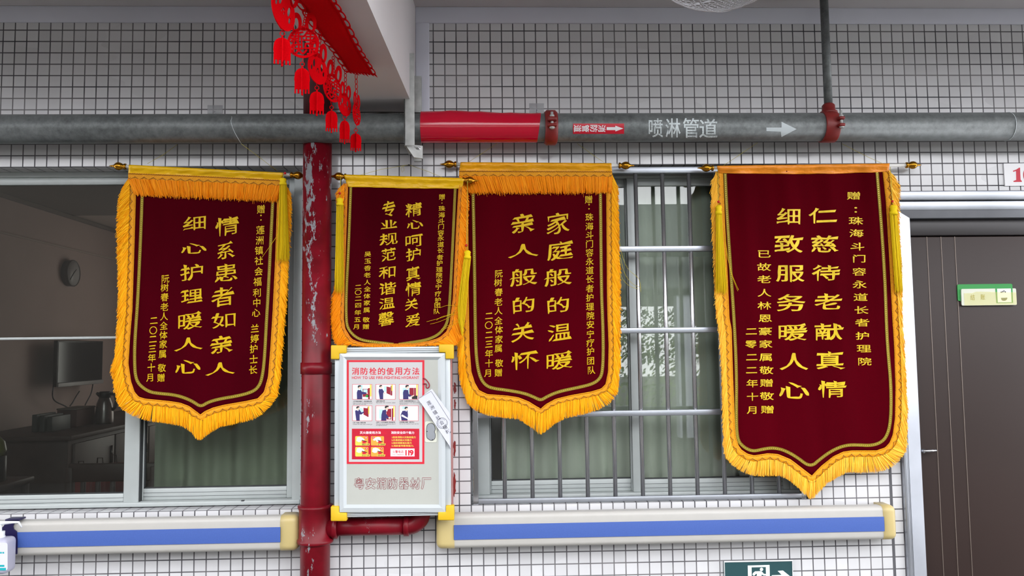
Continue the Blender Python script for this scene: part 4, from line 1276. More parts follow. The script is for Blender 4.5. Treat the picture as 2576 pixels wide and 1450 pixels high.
# ---- fourth, large pennant by the door
def wave4(x, z):
    h = max(0, min(1, (z - 1.1) / 1.1))
    return (.0062 * math.sin(x * 34 + 1.0) + .0024 * math.sin(x * 71 + z * 3)) * (.35 + .65 * h) + .002 * math.sin(z * 9)
p4 = Pennant('large maroon pennant with bare orange satin top, hanging beside the door', -.050, wave4, 4)
L4 = [(1816, 430), (1817, 437), (1822, 566), (1828.5, 690), (1833, 800), (1838.7, 830), (1842, 944), (1847, 1068), (1850, 1099), (1856, 1122)]
B4 = [(1856, 1122), (1864, 1133.5), (1879.7, 1144), (1897, 1148.4), (1932.4, 1143), (1957, 1145), (1988, 1158), (2013, 1177), (2042.6, 1200), (2066, 1175.4), (2097, 1150.6), (2121.8, 1139), (2143.5, 1136), (2205.6, 1136), (2228, 1128), (2240, 1115)]
R4 = [(2222, 430), (2222.7, 436), (2230.4, 504), (2239.7, 659), (2247.5, 810), (2249, 830), (2252, 882), (2255, 975), (2253.7, 1052.8), (2248, 1095), (2240, 1115)]
OL4 = [(1797, 437), (1791, 464), (1791, 535), (1794, 597), (1799, 721), (1803.6, 799), (1808, 820), (1813, 866), (1817.6, 944), (1820, 1037), (1822, 1130), (1828, 1152)]
OB4 = [(1828, 1152), (1834, 1163), (1845.5, 1177), (1864, 1191), (1895, 1200), (1932, 1198.7), (1963.5, 1198.7), (1988, 1211), (2019, 1239), (2038, 1257), (2046, 1257), (2059.7, 1239), (2081.4, 1217), (2112.5, 1198.7), (2131, 1190), (2174.5, 1191), (2236.6, 1189), (2264.6, 1167.6), (2277, 1135)]
OR4 = [(2240, 433), (2252, 445), (2264, 476), (2261, 510), (2261.5, 566), (2268, 721), (2268, 830), (2272, 851), (2277, 944), (2281.6, 1037), (2278.5, 1130)]
PI4 = [(1824, 430), (1824.4, 440), (1828.5, 535), (1839, 690), (1848, 825), (1853, 944), (1852.4, 1037), (1853, 1085), (1857, 1108), (1864, 1119), (1879.7, 1131), (1897, 1136), (1920, 1130.4), (1945, 1127), (1972.8, 1133), (2003.8, 1150), (2039, 1177), (2066, 1153), (2097, 1132), (2128, 1120.5), (2159, 1120), (2190, 1122), (2215, 1115), (2231, 1099), (2241, 1062), (2242, 975), (2233.5, 882), (2230, 820), (2227, 721), (2219.6, 597), (2207, 440), (2206, 430)]
T4 = [('lettering', [('仁', 2070, 543, 72, 40), ('慈', 2075, 614, 70, 43), ('待', 2078, 687, 72, 41), ('老', 2084, 758.7, 70, 41), ('献', 2086, 835.5, 74, 44), ('真', 2090, 907, 73, 46), ('情', 2094, 980, 72, 44)], CLR),
      ('lettering', [('细', 1983.7, 544.5, 60, 42), ('致', 1985, 614, 73, 44), ('服', 1988, 689, 72, 43), ('务', 1990, 762, 72, 43), ('暖', 1995, 835.5, 73, 44), ('人', 1997, 910, 72, 43), ('心', 1997.6, 983, 75, 42)], CLR),
      ('lettering', col('赠：珠海斗门容永道长者护理院', [2148, 2162, 2152.8, 2154, 2156.6, 2161.5, 2161.5, 2162.8, 2165, 2166.8, 2169, 2170, 2173, 2174.5],
        [492.7, 527, 556, 587, 620.6, 651, 684, 716, 748, 780.4, 812, 845.5, 877.4, 910], (37, 21)), CLS),
      ('lettering', col('已故老人林恩豪家属敬赠敬赠', [1922, 1922, 1922.5, 1923, 1923, 1924.7, 1925, 1926, 1927, 1927.8, 1928.7, 1929, 1931], [639, 672, 703, 737, 769.5, 801, 834, 866, 899, 932, 964, 997, 1031], (36, 21)), CLS),
      ('lettering', col('二零二二年十月', [1890, 1889, 1891, 1890.5, 1892, 1892.7, 1893], [834, 866.6, 899, 931.7, 965, 998.5, 1032], (30, 21)), CLS)]
t4 = p4.make((L4, B4, R4), ((1782, 422.7), (2291, 415.8)), ((1804, 417), (2238, 411.3)), [(1806, 436), (1900, 437.5), (2010, 438), (2120, 437), (2236, 432)], 17, OL4, OB4, OR4, PI4, T4, M['fringe_p'], M['satin_o'], M['velvet_b'], M['braid'], texm='foil_b',
             strings=([(1815, 420, -.05), (1860, 390, -.06), (1906, 359, -.065)], [(2228, 415, -.05), (2185, 396, -.06), (2118, 362, -.065)]))
p4.tassel(t4, [(1806, 426), (1807, 508), (1808, 516)], (1808, 516, 540, 17), (1814, 735, 16, 31), (1807.4, 508), stray=([(1821, 560), (1828, 640), (1840, 690), (1858, 730)], [(1822, 570), (1830, 650), (1843, 700), (1856, 733)]))
p4.tassel(t4, [(2240, 420), (2245, 507), (2247, 516)], (2247.5, 516, 541, 20), (2262, 734, 18, 20), (2245, 507))
# ------------------------------------------------------------------ hydrant cabinet
CY = -.150
def C(px, py, off=0.): return at(px, py, CY - off)
cx0, cx1 = X(841.5, 1090, CY), X(1133.5, 1090, CY)
cz0, cz1 = Z(985, 1300, CY), Z(985, 873.5, CY)
t = empty('hydrant_cabinet', ((cx0 + cx1) / 2, CY, cz0), 'white fire hydrant cabinet with yellow corner guards, under the small pennant', 'cabinet')
b = MB()
b.bbox((cx0, CY + .02, cz0), (cx1, -.001, cz1), .002)
for lo, hi in (((cx0, CY, cz0), (cx0 + .022, CY + .03, cz1)), ((cx1 - .022, CY, cz0), (cx1, CY + .03, cz1)), ((cx0, CY, cz0), (cx1, CY + .03, cz0 + .018)), ((cx0, CY, cz1 - .024), (cx1, CY + .03, cz1))):
    b.bbox(lo, hi, .002)
for k in (.35, .65):
    b.box((cx0 + .03, CY - .0008, cz1 - .024 * k), (cx1 - .03, CY, cz1 - .024 * k + .0012), 1)
    b.box((cx0 + .03, CY - .0008, cz0 + .018 * k), (cx1 - .03, CY, cz0 + .018 * k + .0012), 1)
b.build('body', [M['cab_frame'], M['alu_dark']], t)
MB().bbox((cx1 - .001, CY + .034, cz0 + .01), (cx1 + .0035, -.002, cz1 - .01), .001).build('side_panel', mat('faded_red_side', (176, 120, 116), .6, var=.1), t, 'faded red side panel')
# door: bevelled frame round a flat sheet
O = [(854, 889), (1119.6, 889), (1121, 1289.5), (854, 1289.5)]
I = [(872, 906), (1101.5, 906), (1104, 1270), (872, 1270)]
b = MB(); do_, di = .010, .003
for k in range(4):
    k2 = (k + 1) % 4
    o0, o1, i0, i1 = O[k], O[k2], I[k], I[k2]
    m0 = (o0[0] * .45 + i0[0] * .55, o0[1] * .45 + i0[1] * .55); m1 = (o1[0] * .45 + i1[0] * .55, o1[1] * .45 + i1[1] * .55)
    b.add([C(*o0, .0), C(*o1, .0), C(*o1, do_), C(*o0, do_), C(*m0, do_ + .003), C(*m1, do_ + .003), C(*i0, di), C(*i1, di)],
          [(0, 1, 2, 3), (3, 2, 5, 4), (4, 5, 7, 6)])
door = b.build('door', M['cab_frame'], t)
b = MB(); b.slab([C(*p, di) for p in I], (0, .006, 0)); sheet = b.build('door_sheet', M['cabinet'], door)
for (y0, y1) in ((958, 993), (1187, 1221)):
    p, q = C(856, y0, .006), C(856, y1, .006)
    b = MB(); b.tube([p, q], .003, 8); b.build('hinge', M['steel'], door)
# embossed outline lettering
b = MB()
for ch, cx in zip('粤安消防器材厂', (903.5, 932, 959.5, 987.7, 1016, 1044, 1072)):
    V, F, B = glyph(ch, .045)
    nxt = {a: c for a, c, nz in B} if True else {}
    lo, hi = V.min(0), V.max(0); c = (lo + hi) / 2; dd = hi - lo
    P = np.c_[(V[:, 0] - c[0]) / dd[0] * 25 + cx, -(V[:, 1] - c[1]) / dd[1] * 29 + 1217]
    left_ = set(nxt)
    while left_:
        s0 = left_.pop(); loop = [s0]; k = nxt[s0]
        while k != s0 and k in left_: left_.discard(k); loop.append(k); k = nxt[k]
        if len(loop) > 2: b.tube([C(*P[i], di + .0004) for i in loop], .0007, 4, closed=True)
b.build('door_lettering', M['dkred'], door, 'red outlined characters')
# lock plate
b = MB()
def rrect(x0, y0, x1, y1, r, n=5):
    out = []
    for cx, cy, a in ((x1 - r, y0 + r, -90), (x1 - r, y1 - r, 0), (x0 + r, y1 - r, 90), (x0 + r, y0 + r, 180)):
        out += [(cx + r * math.cos(math.radians(a + 90 * k / n)), cy + r * math.sin(math.radians(a + 90 * k / n))) for k in range(n + 1)]
    return out
b.slab([C(*p, di + .002) for p in rrect(1069, 1061, 1098.5, 1113.5, 4)], (0, .002, 0), 0)
outl = [(1078, 1067), (1086, 1065), (1093, 1070), (1095, 1082), (1092, 1087), (1095, 1092), (1095, 1102), (1090, 1108), (1083, 1109), (1078, 1105), (1073, 1102), (1073, 1072)]
outl = smooth(outl + [outl[0]], 2)[:-1]
b.slab([C(*p, di + .0035) for p in outl], (0, .0015, 0), 1, 2)
b.tube([C(*p, di + .0032) for p in outl], .0011, 4, 2, closed=True)
for p in ((1074.5, 1086), (1088, 1107)): b.ball(C(*p, di + .003), .0022, 8, 2)
b.build('lock_plate', [M['plate'], M['steel_b'], M['alu_dark']], door, 'grey lock plate')
# red wire handle
MB().tube([C(x, y, di + .006) for x, y in smooth([(1064, 952), (1071, 954), (1082, 969), (1077, 978), (1071, 975), (1074, 966), (1064, 966)], 2)], .0022, 8).build('pull_ring', M['dkred'], door, 'red wire pull')
# foam corner guards
def guard(x0, y0, x1, y1, sx, sy):
    w_ = 21
    ox, ix = (x0, x0 + w_) if sx < 0 else (x1, x1 - w_)
    fx = x1 if sx < 0 else x0
    oy, iy = (y0, y0 + w_) if sy < 0 else (y1, y1 - w_)
    fy = y1 if sy < 0 else y0
    L_ = [(ox, oy), (fx, oy), (fx, iy), (ix, iy), (ix, fy), (ox, fy)]
    bm = bmesh.new(); f = bm.faces.new([bm.verts.new(tuple(C(*p, .014))) for p in L_])
    ret = bmesh.ops.extrude_face_region(bm, geom=[f]); bmesh.ops.translate(bm, vec=(0, .036, 0), verts=[v for v in ret['geom'] if isinstance(v, bmesh.types.BMVert)])
    bmesh.ops.recalc_face_normals(bm, faces=bm.faces[:])
    bmesh.ops.bevel(bm, geom=bm.edges[:], offset=.004, segments=2, profile=.5, affect='EDGES')
    b = MB().bm(bm, 0, True)
    b.build('corner_guard', M['corner'], t, 'yellow foam corner guard')
guard(832, 869, 871, 904.5, -1, -1); guard(1104, 866.5, 1141.5, 903.5, 1, -1)
guard(831.6, 1275, 872, 1312.5, -1, 1); guard(1101.7, 1273, 1142.5, 1310.5, 1, 1)

# ------------------------------------------------------------------ poster on the cabinet door
pt = empty('instruction_poster', C(970, 1168, di), 'red bordered fire hydrant instruction poster stuck on the white cabinet door', 'poster')
lay = [0.]
def Q(x, y, k=0): return C(860 + x / 5, 890 + y / 5, di + .0006 + .00022 * k)
def rp(b, x0, y0, x1, y1, k, mi): b.poly([Q(x0, y1, k), Q(x1, y1, k), Q(x1, y0, k), Q(x0, y0, k)], mi)
def frame(b, x0, y0, x1, y1, w_, k, mi):
    rp(b, x0, y0, x1, y0 + w_, k, mi); rp(b, x0, y1 - w_, x1, y1, k, mi); rp(b, x0, y0 + w_, x0 + w_, y1 - w_, k, mi); rp(b, x1 - w_, y0 + w_, x1, y1 - w_, k, mi)
def pp(b, pts, k, mi): b.poly([Q(x, y, k) for x, y in pts], mi)
def ell(cx, cy, rx, ry, n=16): return [(cx + rx * math.cos(2 * PI * i / n), cy + ry * math.sin(2 * PI * i / n)) for i in range(n)]
b = MB(); b.slab([Q(62, 82), Q(1037, 80), Q(1040, 1390), Q(62, 1392)], (0, .0005, 0)); b.build('sheet', M['poster'], pt)
b = MB(); frame(b, 62, 82, 1038, 1390, 26, 1, 0); b.build('border', M['red'], pt, 'red printed border')
b = MB()
for ch, cx in zip('消防栓的使用方法', (172, 280, 390, 499, 605, 712, 820, 930)): put_glyph(b, ch, cx, 222, 92, 92, lambda x, y: Q(x, y, 1), .022)
text_row(b, 'HOW TO USE FIRE-FIGHTING HYDRANT', 124, 972, 303, 48, lambda x, y: Q(x, y, 1), .022)
b.build('heading_lettering', M['red'], pt, 'red printed heading')
PM = [M['red'], M['white'], M['navy'], M['skin'], M['black'], M['cyan'], M['yell'], M['dkred'], M['orange'], M['green']]
def pic(x0, y0, x1, y1):
    b = MB(); rp(b, x0, y0, x1, y1, 1, 0); rp(b, x0 + 5, y0 + 5, x1 - 5, y1 - 5, 2, 1); return b
def man(b, hx, hy, r, body, face=1, k=5):
    pp(b, ell(hx, hy, r, r * 1.15), k + 1, 3)
    pp(b, [(hx - r * 1.05, hy + r * .3), (hx - r * 1.1, hy - r * .8), (hx - r * .3, hy - r * 1.35), (hx + r * .9, hy - r * 1.2), (hx + r * 1.05, hy - r * .45), (hx + face * r * .2, hy - r * .5), (hx - face * r * .4, hy + r * .1)], k + 2, 4)
    pp(b, [(hx - r * .45, hy + r), (hx + r * .45, hy + r), (hx + r * .3, hy + r * 1.8), (hx - r * .3, hy + r * 1.8)], k + 1, 1)
    for q, poly_ in enumerate(body): pp(b, poly_, k - q * 0 , 2)
# 1
b = pic(132, 386, 381, 578)
rp(b, 262, 444, 332, 545, 3, 7); rp(b, 330, 434, 352, 574, 4, 7); rp(b, 352, 392, 372, 540, 4, 6); rp(b, 200, 395, 262, 500, 3, 5); rp(b, 270, 450, 322, 500, 4, 5); pp(b, ell(318, 535, 22, 16), 4, 9)
man(b, 222, 425, 20, [[(198, 462), (232, 452), (252, 480), (310, 490), (312, 508), (256, 514), (256, 574), (190, 574), (188, 490)]]); pp(b, ell(318, 500, 10, 8), 6, 3)
b.build('picture', PM, pt)
# 2
b = pic(426, 386, 673, 578)
rp(b, 530, 412, 560, 480, 3, 5); pp(b, [(562, 415), (612, 425), (612, 522), (562, 500)], 3, 7); rp(b, 614, 405, 634, 528, 4, 7); rp(b, 624, 392, 640, 470, 5, 6)
man(b, 490, 418, 17, [[(466, 446), (508, 444), (530, 480), (520, 500), (520, 574), (478, 574), (462, 480)]]); pp(b, ell(534, 500, 8, 12), 6, 3)
b.build('picture', PM, pt)
# 3
b = pic(719, 386, 964, 578)
rp(b, 850, 432, 905, 545, 3, 7); rp(b, 908, 432, 932, 572, 3, 7); rp(b, 936, 392, 954, 540, 4, 6); rp(b, 764, 432, 850, 520, 3, 5); rp(b, 880, 530, 950, 572, 4, 4)
man(b, 822, 422, 21, [[(780, 460), (832, 452), (842, 510), (880, 530), (868, 545), (836, 540), (838, 574), (770, 574), (770, 490)]]); pp(b, [(860, 540), (905, 520), (912, 532), (866, 556)], 6, 3)
b.build('picture', PM, pt)
# 4
b = pic(132, 655, 381, 848)
pp(b, [(272, 682), (322, 690), (322, 795), (272, 768)], 3, 7); rp(b, 322, 670, 336, 798, 4, 7); rp(b, 332, 662, 346, 760, 5, 6); pp(b, ell(236, 725, 34, 40), 3, 5)
man(b, 202, 688, 19, [[(166, 718), (222, 706), (248, 742), (278, 728), (282, 740), (246, 768), (224, 766), (224, 844), (182, 844), (170, 760)]]); rp(b, 232, 770, 238, 844, 4, 5)
b.build('picture', PM, pt)
# 5
b = pic(426, 655, 673, 848)
rp(b, 470, 702, 520, 818, 3, 5); rp(b, 560, 695, 622, 830, 3, 7); rp(b, 628, 690, 646, 842, 4, 7); rp(b, 646, 662, 662, 800, 4, 6)
man(b, 565, 685, 23, [[(512, 716), (562, 700), (556, 760), (592, 800), (586, 822), (556, 812), (560, 844), (494, 844), (498, 770)]]); pp(b, ell(600, 810, 16, 12), 6, 3)
b.build('picture', PM, pt)
# 6
b = pic(719, 655, 964, 848)
man(b, 810, 695, 19, [[(762, 722), (826, 716), (832, 770), (826, 842), (750, 842), (740, 770)]]); pp(b, [(750, 770), (762, 768), (870, 834), (866, 842), (748, 790)], 7, 1); rp(b, 760, 662, 830, 700, 3, 5)
b.build('picture', PM, pt)
# captions
b = MB()
cap = [(140, 376, 602, '1.打开或击碎箱门，取出消防水带', 'Open or break fire-fighting hydrant', 'door, take out water pipe'), (430, 540, 598, '2.展开消防水带', 'Spread the water pipe', ''), (724, 930, 598, '3.水带一头接到消防栓接口上', 'Connect one side of water pipe to fire-', 'fighting hydrant'),
       (138, 300, 870, '4.另一头接上消防水枪', 'Connect the other side to water gun', ''), (430, 672, 866, '5.另外一人打开消防栓上的水阀开关', 'The other person opens the valve of', 'fire-fighting hydrant'), (724, 912, 864, '6.对准着火根部，进行灭火', 'Aim at fire source to put out fire', '')]
for x0, x1, y, s0, s1, s2 in cap:
    text_row(b, s0, x0, x1, y, 18, lambda x, y: Q(x, y, 1), .03)
    text_row(b, s1, x0, min(x0 + 245, 968), y + 20, 16, lambda x, y: Q(x, y, 1), .01)
    if s2: text_row(b, s2, x0, x0 + len(s2) * 6.6, y + 36, 16, lambda x, y: Q(x, y, 1), .01)
b.build('caption_lettering', M['black'], pt, 'small black captions')
# red panel
b = MB(); rp(b, 126, 946, 974, 1332, 1, 0)
panel = b.build('red_panel', mat('red_panel_print', (190, 14, 46), .3, var=.1, vscale=30), pt, 'red panel of printed advice')
b = MB()
for s0, x0, x1 in (('灭火器使用方法', 225, 492), ('消防安全四个能力', 618, 912)): text_row(b, s0, x0, x1, 996, 36, lambda x, y: Q(x, y, 2), .02)
rp(b, 612, 1196, 914, 1294, 2, 0)
b.build('panel_lettering', M['white'], panel)
b = MB()
for k, s0 in enumerate(('1.检查消除火灾隐患能力', '2.扑救初起火灾能力', '3.组织疏散逃生能力', '4.消防宣传教育能力.')):
    text_row(b, s0, 624, 624 + len(s0) * 25.5, 1054 + k * 36, 27, lambda x, y: Q(x, y, 2), .02)
b.build('list_lettering', M['yell'], panel)
b = MB()
text_row(b, '火警电话', 636, 776, 1236, 38, lambda x, y: Q(x, y, 3), .02); text_row(b, 'Fire Telephone', 638, 778, 1270, 20, lambda x, y: Q(x, y, 3), .02)
text_row(b, '119', 782, 902, 1248, 92, lambda x, y: Q(x, y, 3), .05)
b.build('phone_lettering', M['red'], panel)
hand = [(0, 60), (10, 10), (45, 0), (80, 12), (110, 40), (100, 58), (70, 50), (62, 74), (30, 78)]
for k, (x0, y0, w_, h_, s0) in enumerate(((168, 1040, 162, 118, '提起灭火器'), (366, 1040, 164, 118, '拔下保险销'), (168, 1176, 166, 120, '用力压下手柄'), (366, 1176, 160, 120, '对准火苗扫射'))):
    b = MB(); pp(b, rrect(x0, y0, x0 + w_, y0 + h_, 12), 2, 8); pp(b, rrect(x0, y0, x0 + w_ * .5, y0 + h_, 12), 3, 6 if k % 2 == 0 else 8)
    fl = 1 if k != 1 else -1
    hx0 = x0 + 14 if fl == 1 else x0 + 130
    pp(b, [(hx0 + fl * px * .95, y0 + 8 + py * .85) for px, py in (hand if fl == 1 else hand[::-1])], 4, 1)
    pp(b, [(x0 + 90, y0 + 62), (x0 + 130, y0 + 58), (x0 + 136, y0 + 88), (x0 + 92, y0 + 92)], 5, 0)
    pp(b, [(x0 + 84, y0 + 46), (x0 + 150, y0 + 66), (x0 + 150, y0 + 74), (x0 + 84, y0 + 56)], 5, 4)
    pp(b, [(x0 + 82, y0 + h_ - 26), (x0 + w_ + 22, y0 + h_ - 26), (x0 + w_ + 14, y0 + h_), (x0 + 74, y0 + h_)], 6, 6)
    text_row(b, s0, x0 + 84, x0 + w_ + 10, y0 + h_ - 13, 20, lambda x, y: Q(x, y, 7), .02, 4)
    nx = x0 + (w_ - 26 if k != 1 else 26)
    pp(b, ell(nx, y0 + 20, 14, 15), 5, 0); put_glyph(b, str(k + 1), nx, y0 + 20, 10, 18, lambda x, y: Q(x, y, 6), .03, 1)
    b.build('picture', PM, panel)

# ------------------------------------------------------------------ paper seal strip
st = empty('paper_seal_strip', C(1095, 1050, .016), 'white printed paper seal strip stuck slantwise across the cabinet door edge', 'paper strip')
def W_(px, py, off=0.):
    e = max(0, px - 1131.5)
    p = C(min(px, 1131.5), py, .0155 + off)
    if e > 0: p = p + np.array([.0035 + off, e * .0034, 0])
    return p
b = MB()
poly_ = [(1052, 1005), (1086.5, 979), (1131.5, 1040), (1131.5, 1124)]
b.slab([W_(*p) for p in poly_], (0, .0006, 0))
b.poly([W_(1131.5, 1124), W_(1137, 1134), W_(1137, 1050), W_(1131.5, 1040)])
b.build('paper', M['paper'], st)
b = MB()
def ln(a, c, w=1.0):
    d = np.array(c, float) - np.array(a, float); d /= np.linalg.norm(d); n = np.array([-d[1], d[0]]) * w * .35
    a, c = np.array(a), np.array(c); b.poly([W_(*(a - n), .0004), W_(*(c - n), .0004), W_(*(c + n), .0004), W_(*(a + n), .0004)])
ln((1054, 1003), (1084.5, 985)); ln((1084.5, 985), (1131, 1058)); ln((1059, 1015), (1130, 1122), .7)
cs = [(1079, 1015), (1087, 1026.5), (1094.5, 1038.5), (1102, 1051), (1111, 1064.5), (1119, 1075), (1126, 1086)]
for ch, (x, y) in zip('莲洲镇社会福利', [(1079.5, 1014.5), (1087, 1026), (1094.5, 1038.5), (1102, 1051.5), (1111, 1064), (1119, 1075.5), (1126, 1086.5)]):
    put_glyph(b, ch, x, y, 10.5, 11, lambda x, y: W_(x, y, .0004), .0, rot=-30)
b.build('print_lettering', M['black'], st, 'thin printed characters')
b = MB()
b.tube([W_(1112 + 13 * math.cos(a), 1065 + 13.4 * math.sin(a), .0005) for a in np.linspace(0, 2 * PI, 40)[:-1]], .0006, 4, closed=True)
for a in np.linspace(.3, 2 * PI - .9, 16):
    x, y = 1112 + 10 * math.cos(a), 1065 + 10.3 * math.sin(a); ln((x - 1.4 * math.cos(a), y - 1.4 * math.sin(a)), (x + 1.6 * math.cos(a), y + 1.6 * math.sin(a)), 1.2)
b.build('stamp_mark', M['black'], st, 'round stamp')
# dried red paint on the tiles beside the cabinet
r = random.Random(5)
for k, (x, y, hh) in enumerate(((1143.5, 978, 30), (1144, 1018, 26), (1143, 1130, 42), (1142.5, 1220, 60))):
    pts = []
    for i in range(22):
        a = 2 * PI * i / 22
        pts.append(at(x + (2.2 + r.uniform(-.9, 1.6)) * math.cos(a) * (1.5 if math.cos(a) > 0 else 1), y + hh * .5 * math.sin(a) * r.uniform(.8, 1.1), -.0012))
    b = MB(); b.slab(pts, (0, .001, 0))
    tag(b.build('paint_smear', M['redcast']), ('highest', 'second highest', 'second lowest', 'lowest and longest')[k] + ' of four dried red paint smears on tiles right of the hydrant cabinet', 'paint smear', 'paint smears beside the cabinet')
# ------------------------------------------------------------------ corridor handrails
def handrail(label, xa, xb, caps, ztop, zbot, zs0, zs1):
    t = empty('handrail', ((xa + xb) / 2, -.06, zbot), label, 'handrail', 'blue striped wall handrails')
    yf, yb = -.088, -.040; r = .018; h = ztop - zbot
    def prof():
        out = [(yb, zbot)]
        out += [(yf + r - r * math.sin(a), zbot + r - r * math.cos(a)) for a in np.linspace(0, PI / 2, 8)]
        out += [(yf - .002 * math.sin(PI * v), zbot + r + (h - 2 * r) * v) for v in np.linspace(.15, .85, 6)]
        out += [(yf + r - r * math.cos(a), ztop - r + r * math.sin(a)) for a in np.linspace(0, PI / 2, 8)]
        return out + [(yb, ztop)]
    P = prof(); b = MB()
    b.grid([[(x, y, z) for y, z in P] for x in (xa, xb)])
    b.add([(xa, y, z) for y, z in P], [tuple(range(len(P)))]); b.add([(xb, y, z) for y, z in P], [tuple(range(len(P)))[::-1]])
    b.poly([(xa, yb, zbot), (xa, yb, ztop), (xb, yb, ztop), (xb, yb, zbot)])
    b.build('rail_body', M['rail'], t, 'white rail body')
    b = MB(); b.grid([[(x, yf - .0028 - .002 * math.sin(PI * (z - zbot) / h) ** 2, z) for z in np.linspace(zs0, zs1, 6)] for x in (xa, xb)])
    b.build('stripe', M['stripe'], t, 'blue stripe')
    for x0, x1, out in caps:
        bm = bmesh.new(); bmesh.ops.create_cube(bm, size=1)
        lo, hi = (x0, yf - .003, zbot - .002), (x1, -.012, ztop + .003)
        for v in bm.verts: v.co = Vector(((lo[i] + hi[i]) / 2 + v.co[i] * (hi[i] - lo[i]) for i in range(3)))
        es = [e for e in bm.edges if sum((v.co.x - (x0 if out < 0 else x1)) ** 2 < 1e-9 for v in e.verts) == 2 or (abs(e.verts[0].co.y - lo[1]) < 1e-6 and abs(e.verts[1].co.y - lo[1]) < 1e-6 and abs(e.verts[0].co.z - e.verts[1].co.z) < 1e-6)]
        bmesh.ops.bevel(bm, geom=es, offset=.024, segments=6, profile=.5, affect='EDGES')
        b = MB().bm(bm, 0, True); b.build('end_cap', M['cap'], t, 'cream plastic end cap')
    for k in range(3):
        xx = xa + (xb - xa) * (.15 + .35 * k)
        MB().bbox((xx - .03, yb - .001, zbot + .03), (xx + .03, 0, ztop - .03), .004).build('wall_bracket', M['cap'], t)
    return t
ya = -.088
zt_, zb_ = (Z(2217, 1270, ya + .01) + Z(1143, 1298, ya + .01)) / 2, (Z(2217, 1355, ya + .01) + Z(1143, 1383.5, ya + .01)) / 2
s1_, s0_ = (Z(2221, 1296.5, ya) + Z(1143, 1325, ya)) / 2, (Z(2221, 1332.5, ya) + Z(1143, 1363, ya)) / 2
handrail('long white handrail with blue stripe below the barred window', X(1142, 1340, ya), X(2223, 1312, ya), ((X(1097, 1340, ya), X(1143, 1340, ya), -1), (X(2222, 1312, ya), X(2251, 1312, ya + .02), 1)), zt_, zb_, s0_, s1_)
zt_, zb_ = (Z(705, 1300, ya + .01) + Z(100, 1311, ya + .01)) / 2, (Z(705, 1387, ya + .01) + Z(100, 1397.5, ya + .01)) / 2
s1_, s0_ = (Z(420, 1332, ya) + Z(100, 1338, ya)) / 2, (Z(420, 1372, ya) + Z(100, 1375, ya)) / 2
handrail('white handrail with blue stripe below the left window, ending at the red riser', WALL_X0, X(706, 1342, ya), ((X(705, 1342, ya), X(750, 1342, ya), 1),), zt_, zb_, s0_, s1_)

# ------------------------------------------------------------------ hand sanitiser bottle hung on the left rail
bc = at(-3, 1400, -.150)
t = empty('sanitiser_bottle', (bc[0], -.15, Z(20, 1440, -.15)), 'white pump bottle of hand sanitiser hung on the left handrail', 'bottle')
zb_, zs_ = Z(20, 1441, -.15), Z(20, 1352, -.15)
hw = X(39, 1400, -.125) - bc[0]
MB().bbox((bc[0] - hw, -.188, zb_), (bc[0] + hw, -.112, zs_), .018, 0, 4).build('bottle_body', M['bottle'], t)
b = MB(); b.lathe([(0, .020), (.006, .020), (.007, .018), (.024, .018), (.025, .008), (.05, .007)], (bc[0], -.15, zs_ - .002), (0, 0, 1), 24)
zp = Z(10, 1318, -.16)
b.tube([(bc[0] - .012, -.15, zp - .004), (bc[0] + .004, -.15, zp), (X(30, 1316, -.15), -.15, zp + .002), (X(47, 1315, -.15), -.15, zp + .002), (X(55, 1327, -.15), -.15, Z(55, 1328, -.15))], [.011, .008, .005, .0045, .003], 10)
b.build('pump_head', M['pump'], t, 'white pump')
b = MB(); yl = -.1885
def S_(px, py): return at(px, py, yl)
b.slab([S_(*p) for p in rrect(-60, 1366, 19, 1436, 6)], (0, .0004, 0), 0)
for x0, y0, x1, y1 in ((-50, 1422, 11, 1427), (-50, 1429.5, 15, 1436), (-50, 1389, -2, 1394), (0, 1389.5, 4.5, 1393.5), (6, 1389.5, 10.5, 1393.5)):
    b.poly([at(x, y, yl - .0004) for x, y in ((x0, y1), (x1, y1), (x1, y0), (x0, y0))], 1)
b.build('bottle_label', [M['paper'], M['teal']], t, 'printed label with teal bars')
t = empty('bottle_holder', at(25, 1335, -.1), 'dark navy plastic holder hooked over the left handrail behind the bottle', 'holder')
b = MB(); yh = -.098
b.slab([at(x, y, yh) for x, y in ((6, 1352), (4, 1330), (14, 1318), (12, 1313), (18, 1309.5), (50, 1308), (48, 1311), (36, 1316), (32, 1326), (34, 1333), (41, 1338), (42.5, 1360), (42, 1395), (20, 1395), (20, 1352))][::-1], (0, .006, 0))
zr = Z(30, 1309, yh) ; b.bbox((X(12, 1310, yh), yh, zr - .004), (X(48, 1310, yh), -.05, zr + .003), .002)
b.build('holder_plate', M['holder'], t)

# ------------------------------------------------------------------ exit sign
t = empty('exit_sign', at(1908, 1490, -.01), 'green running man exit sign with right arrow, under the long handrail', 'sign')
def E(x, y, off=.0): return at(1800 + x / 11.71, 1390 + y / 11.71, -.012 - off)
b = MB(); b.slab([E(250, 285), E(2275, 245), E(2300, 1200), E(275, 1200)], (0, .011, 0)); b.build('sign_panel', M['exit'], t)
b = MB(); rr = [E(250, 280), E(2272, 242), E(2297, 1200), E(272, 1200)]
b.tube([E(258, 282, .001), E(2262, 246, .001), E(2290, 1195, .001), E(282, 1195, .001)], .003, 10, closed=True); b.build('sign_frame', M['white'], t, 'white metal edge')
b = MB()
def ep(pts, k=1): b.poly([E(x, y, .0006 * k) for x, y in pts][::-1], 0)
ep([(948, 395), (1590, 375), (1592, 435), (1062, 448)]); ep([(948, 395), (1062, 448), (1075, 1110), (966, 1112)]); ep([(1480, 438), (1592, 435), (1612, 1100), (1500, 1102)])
ep(ell(1355, 508, 50, 50)); 
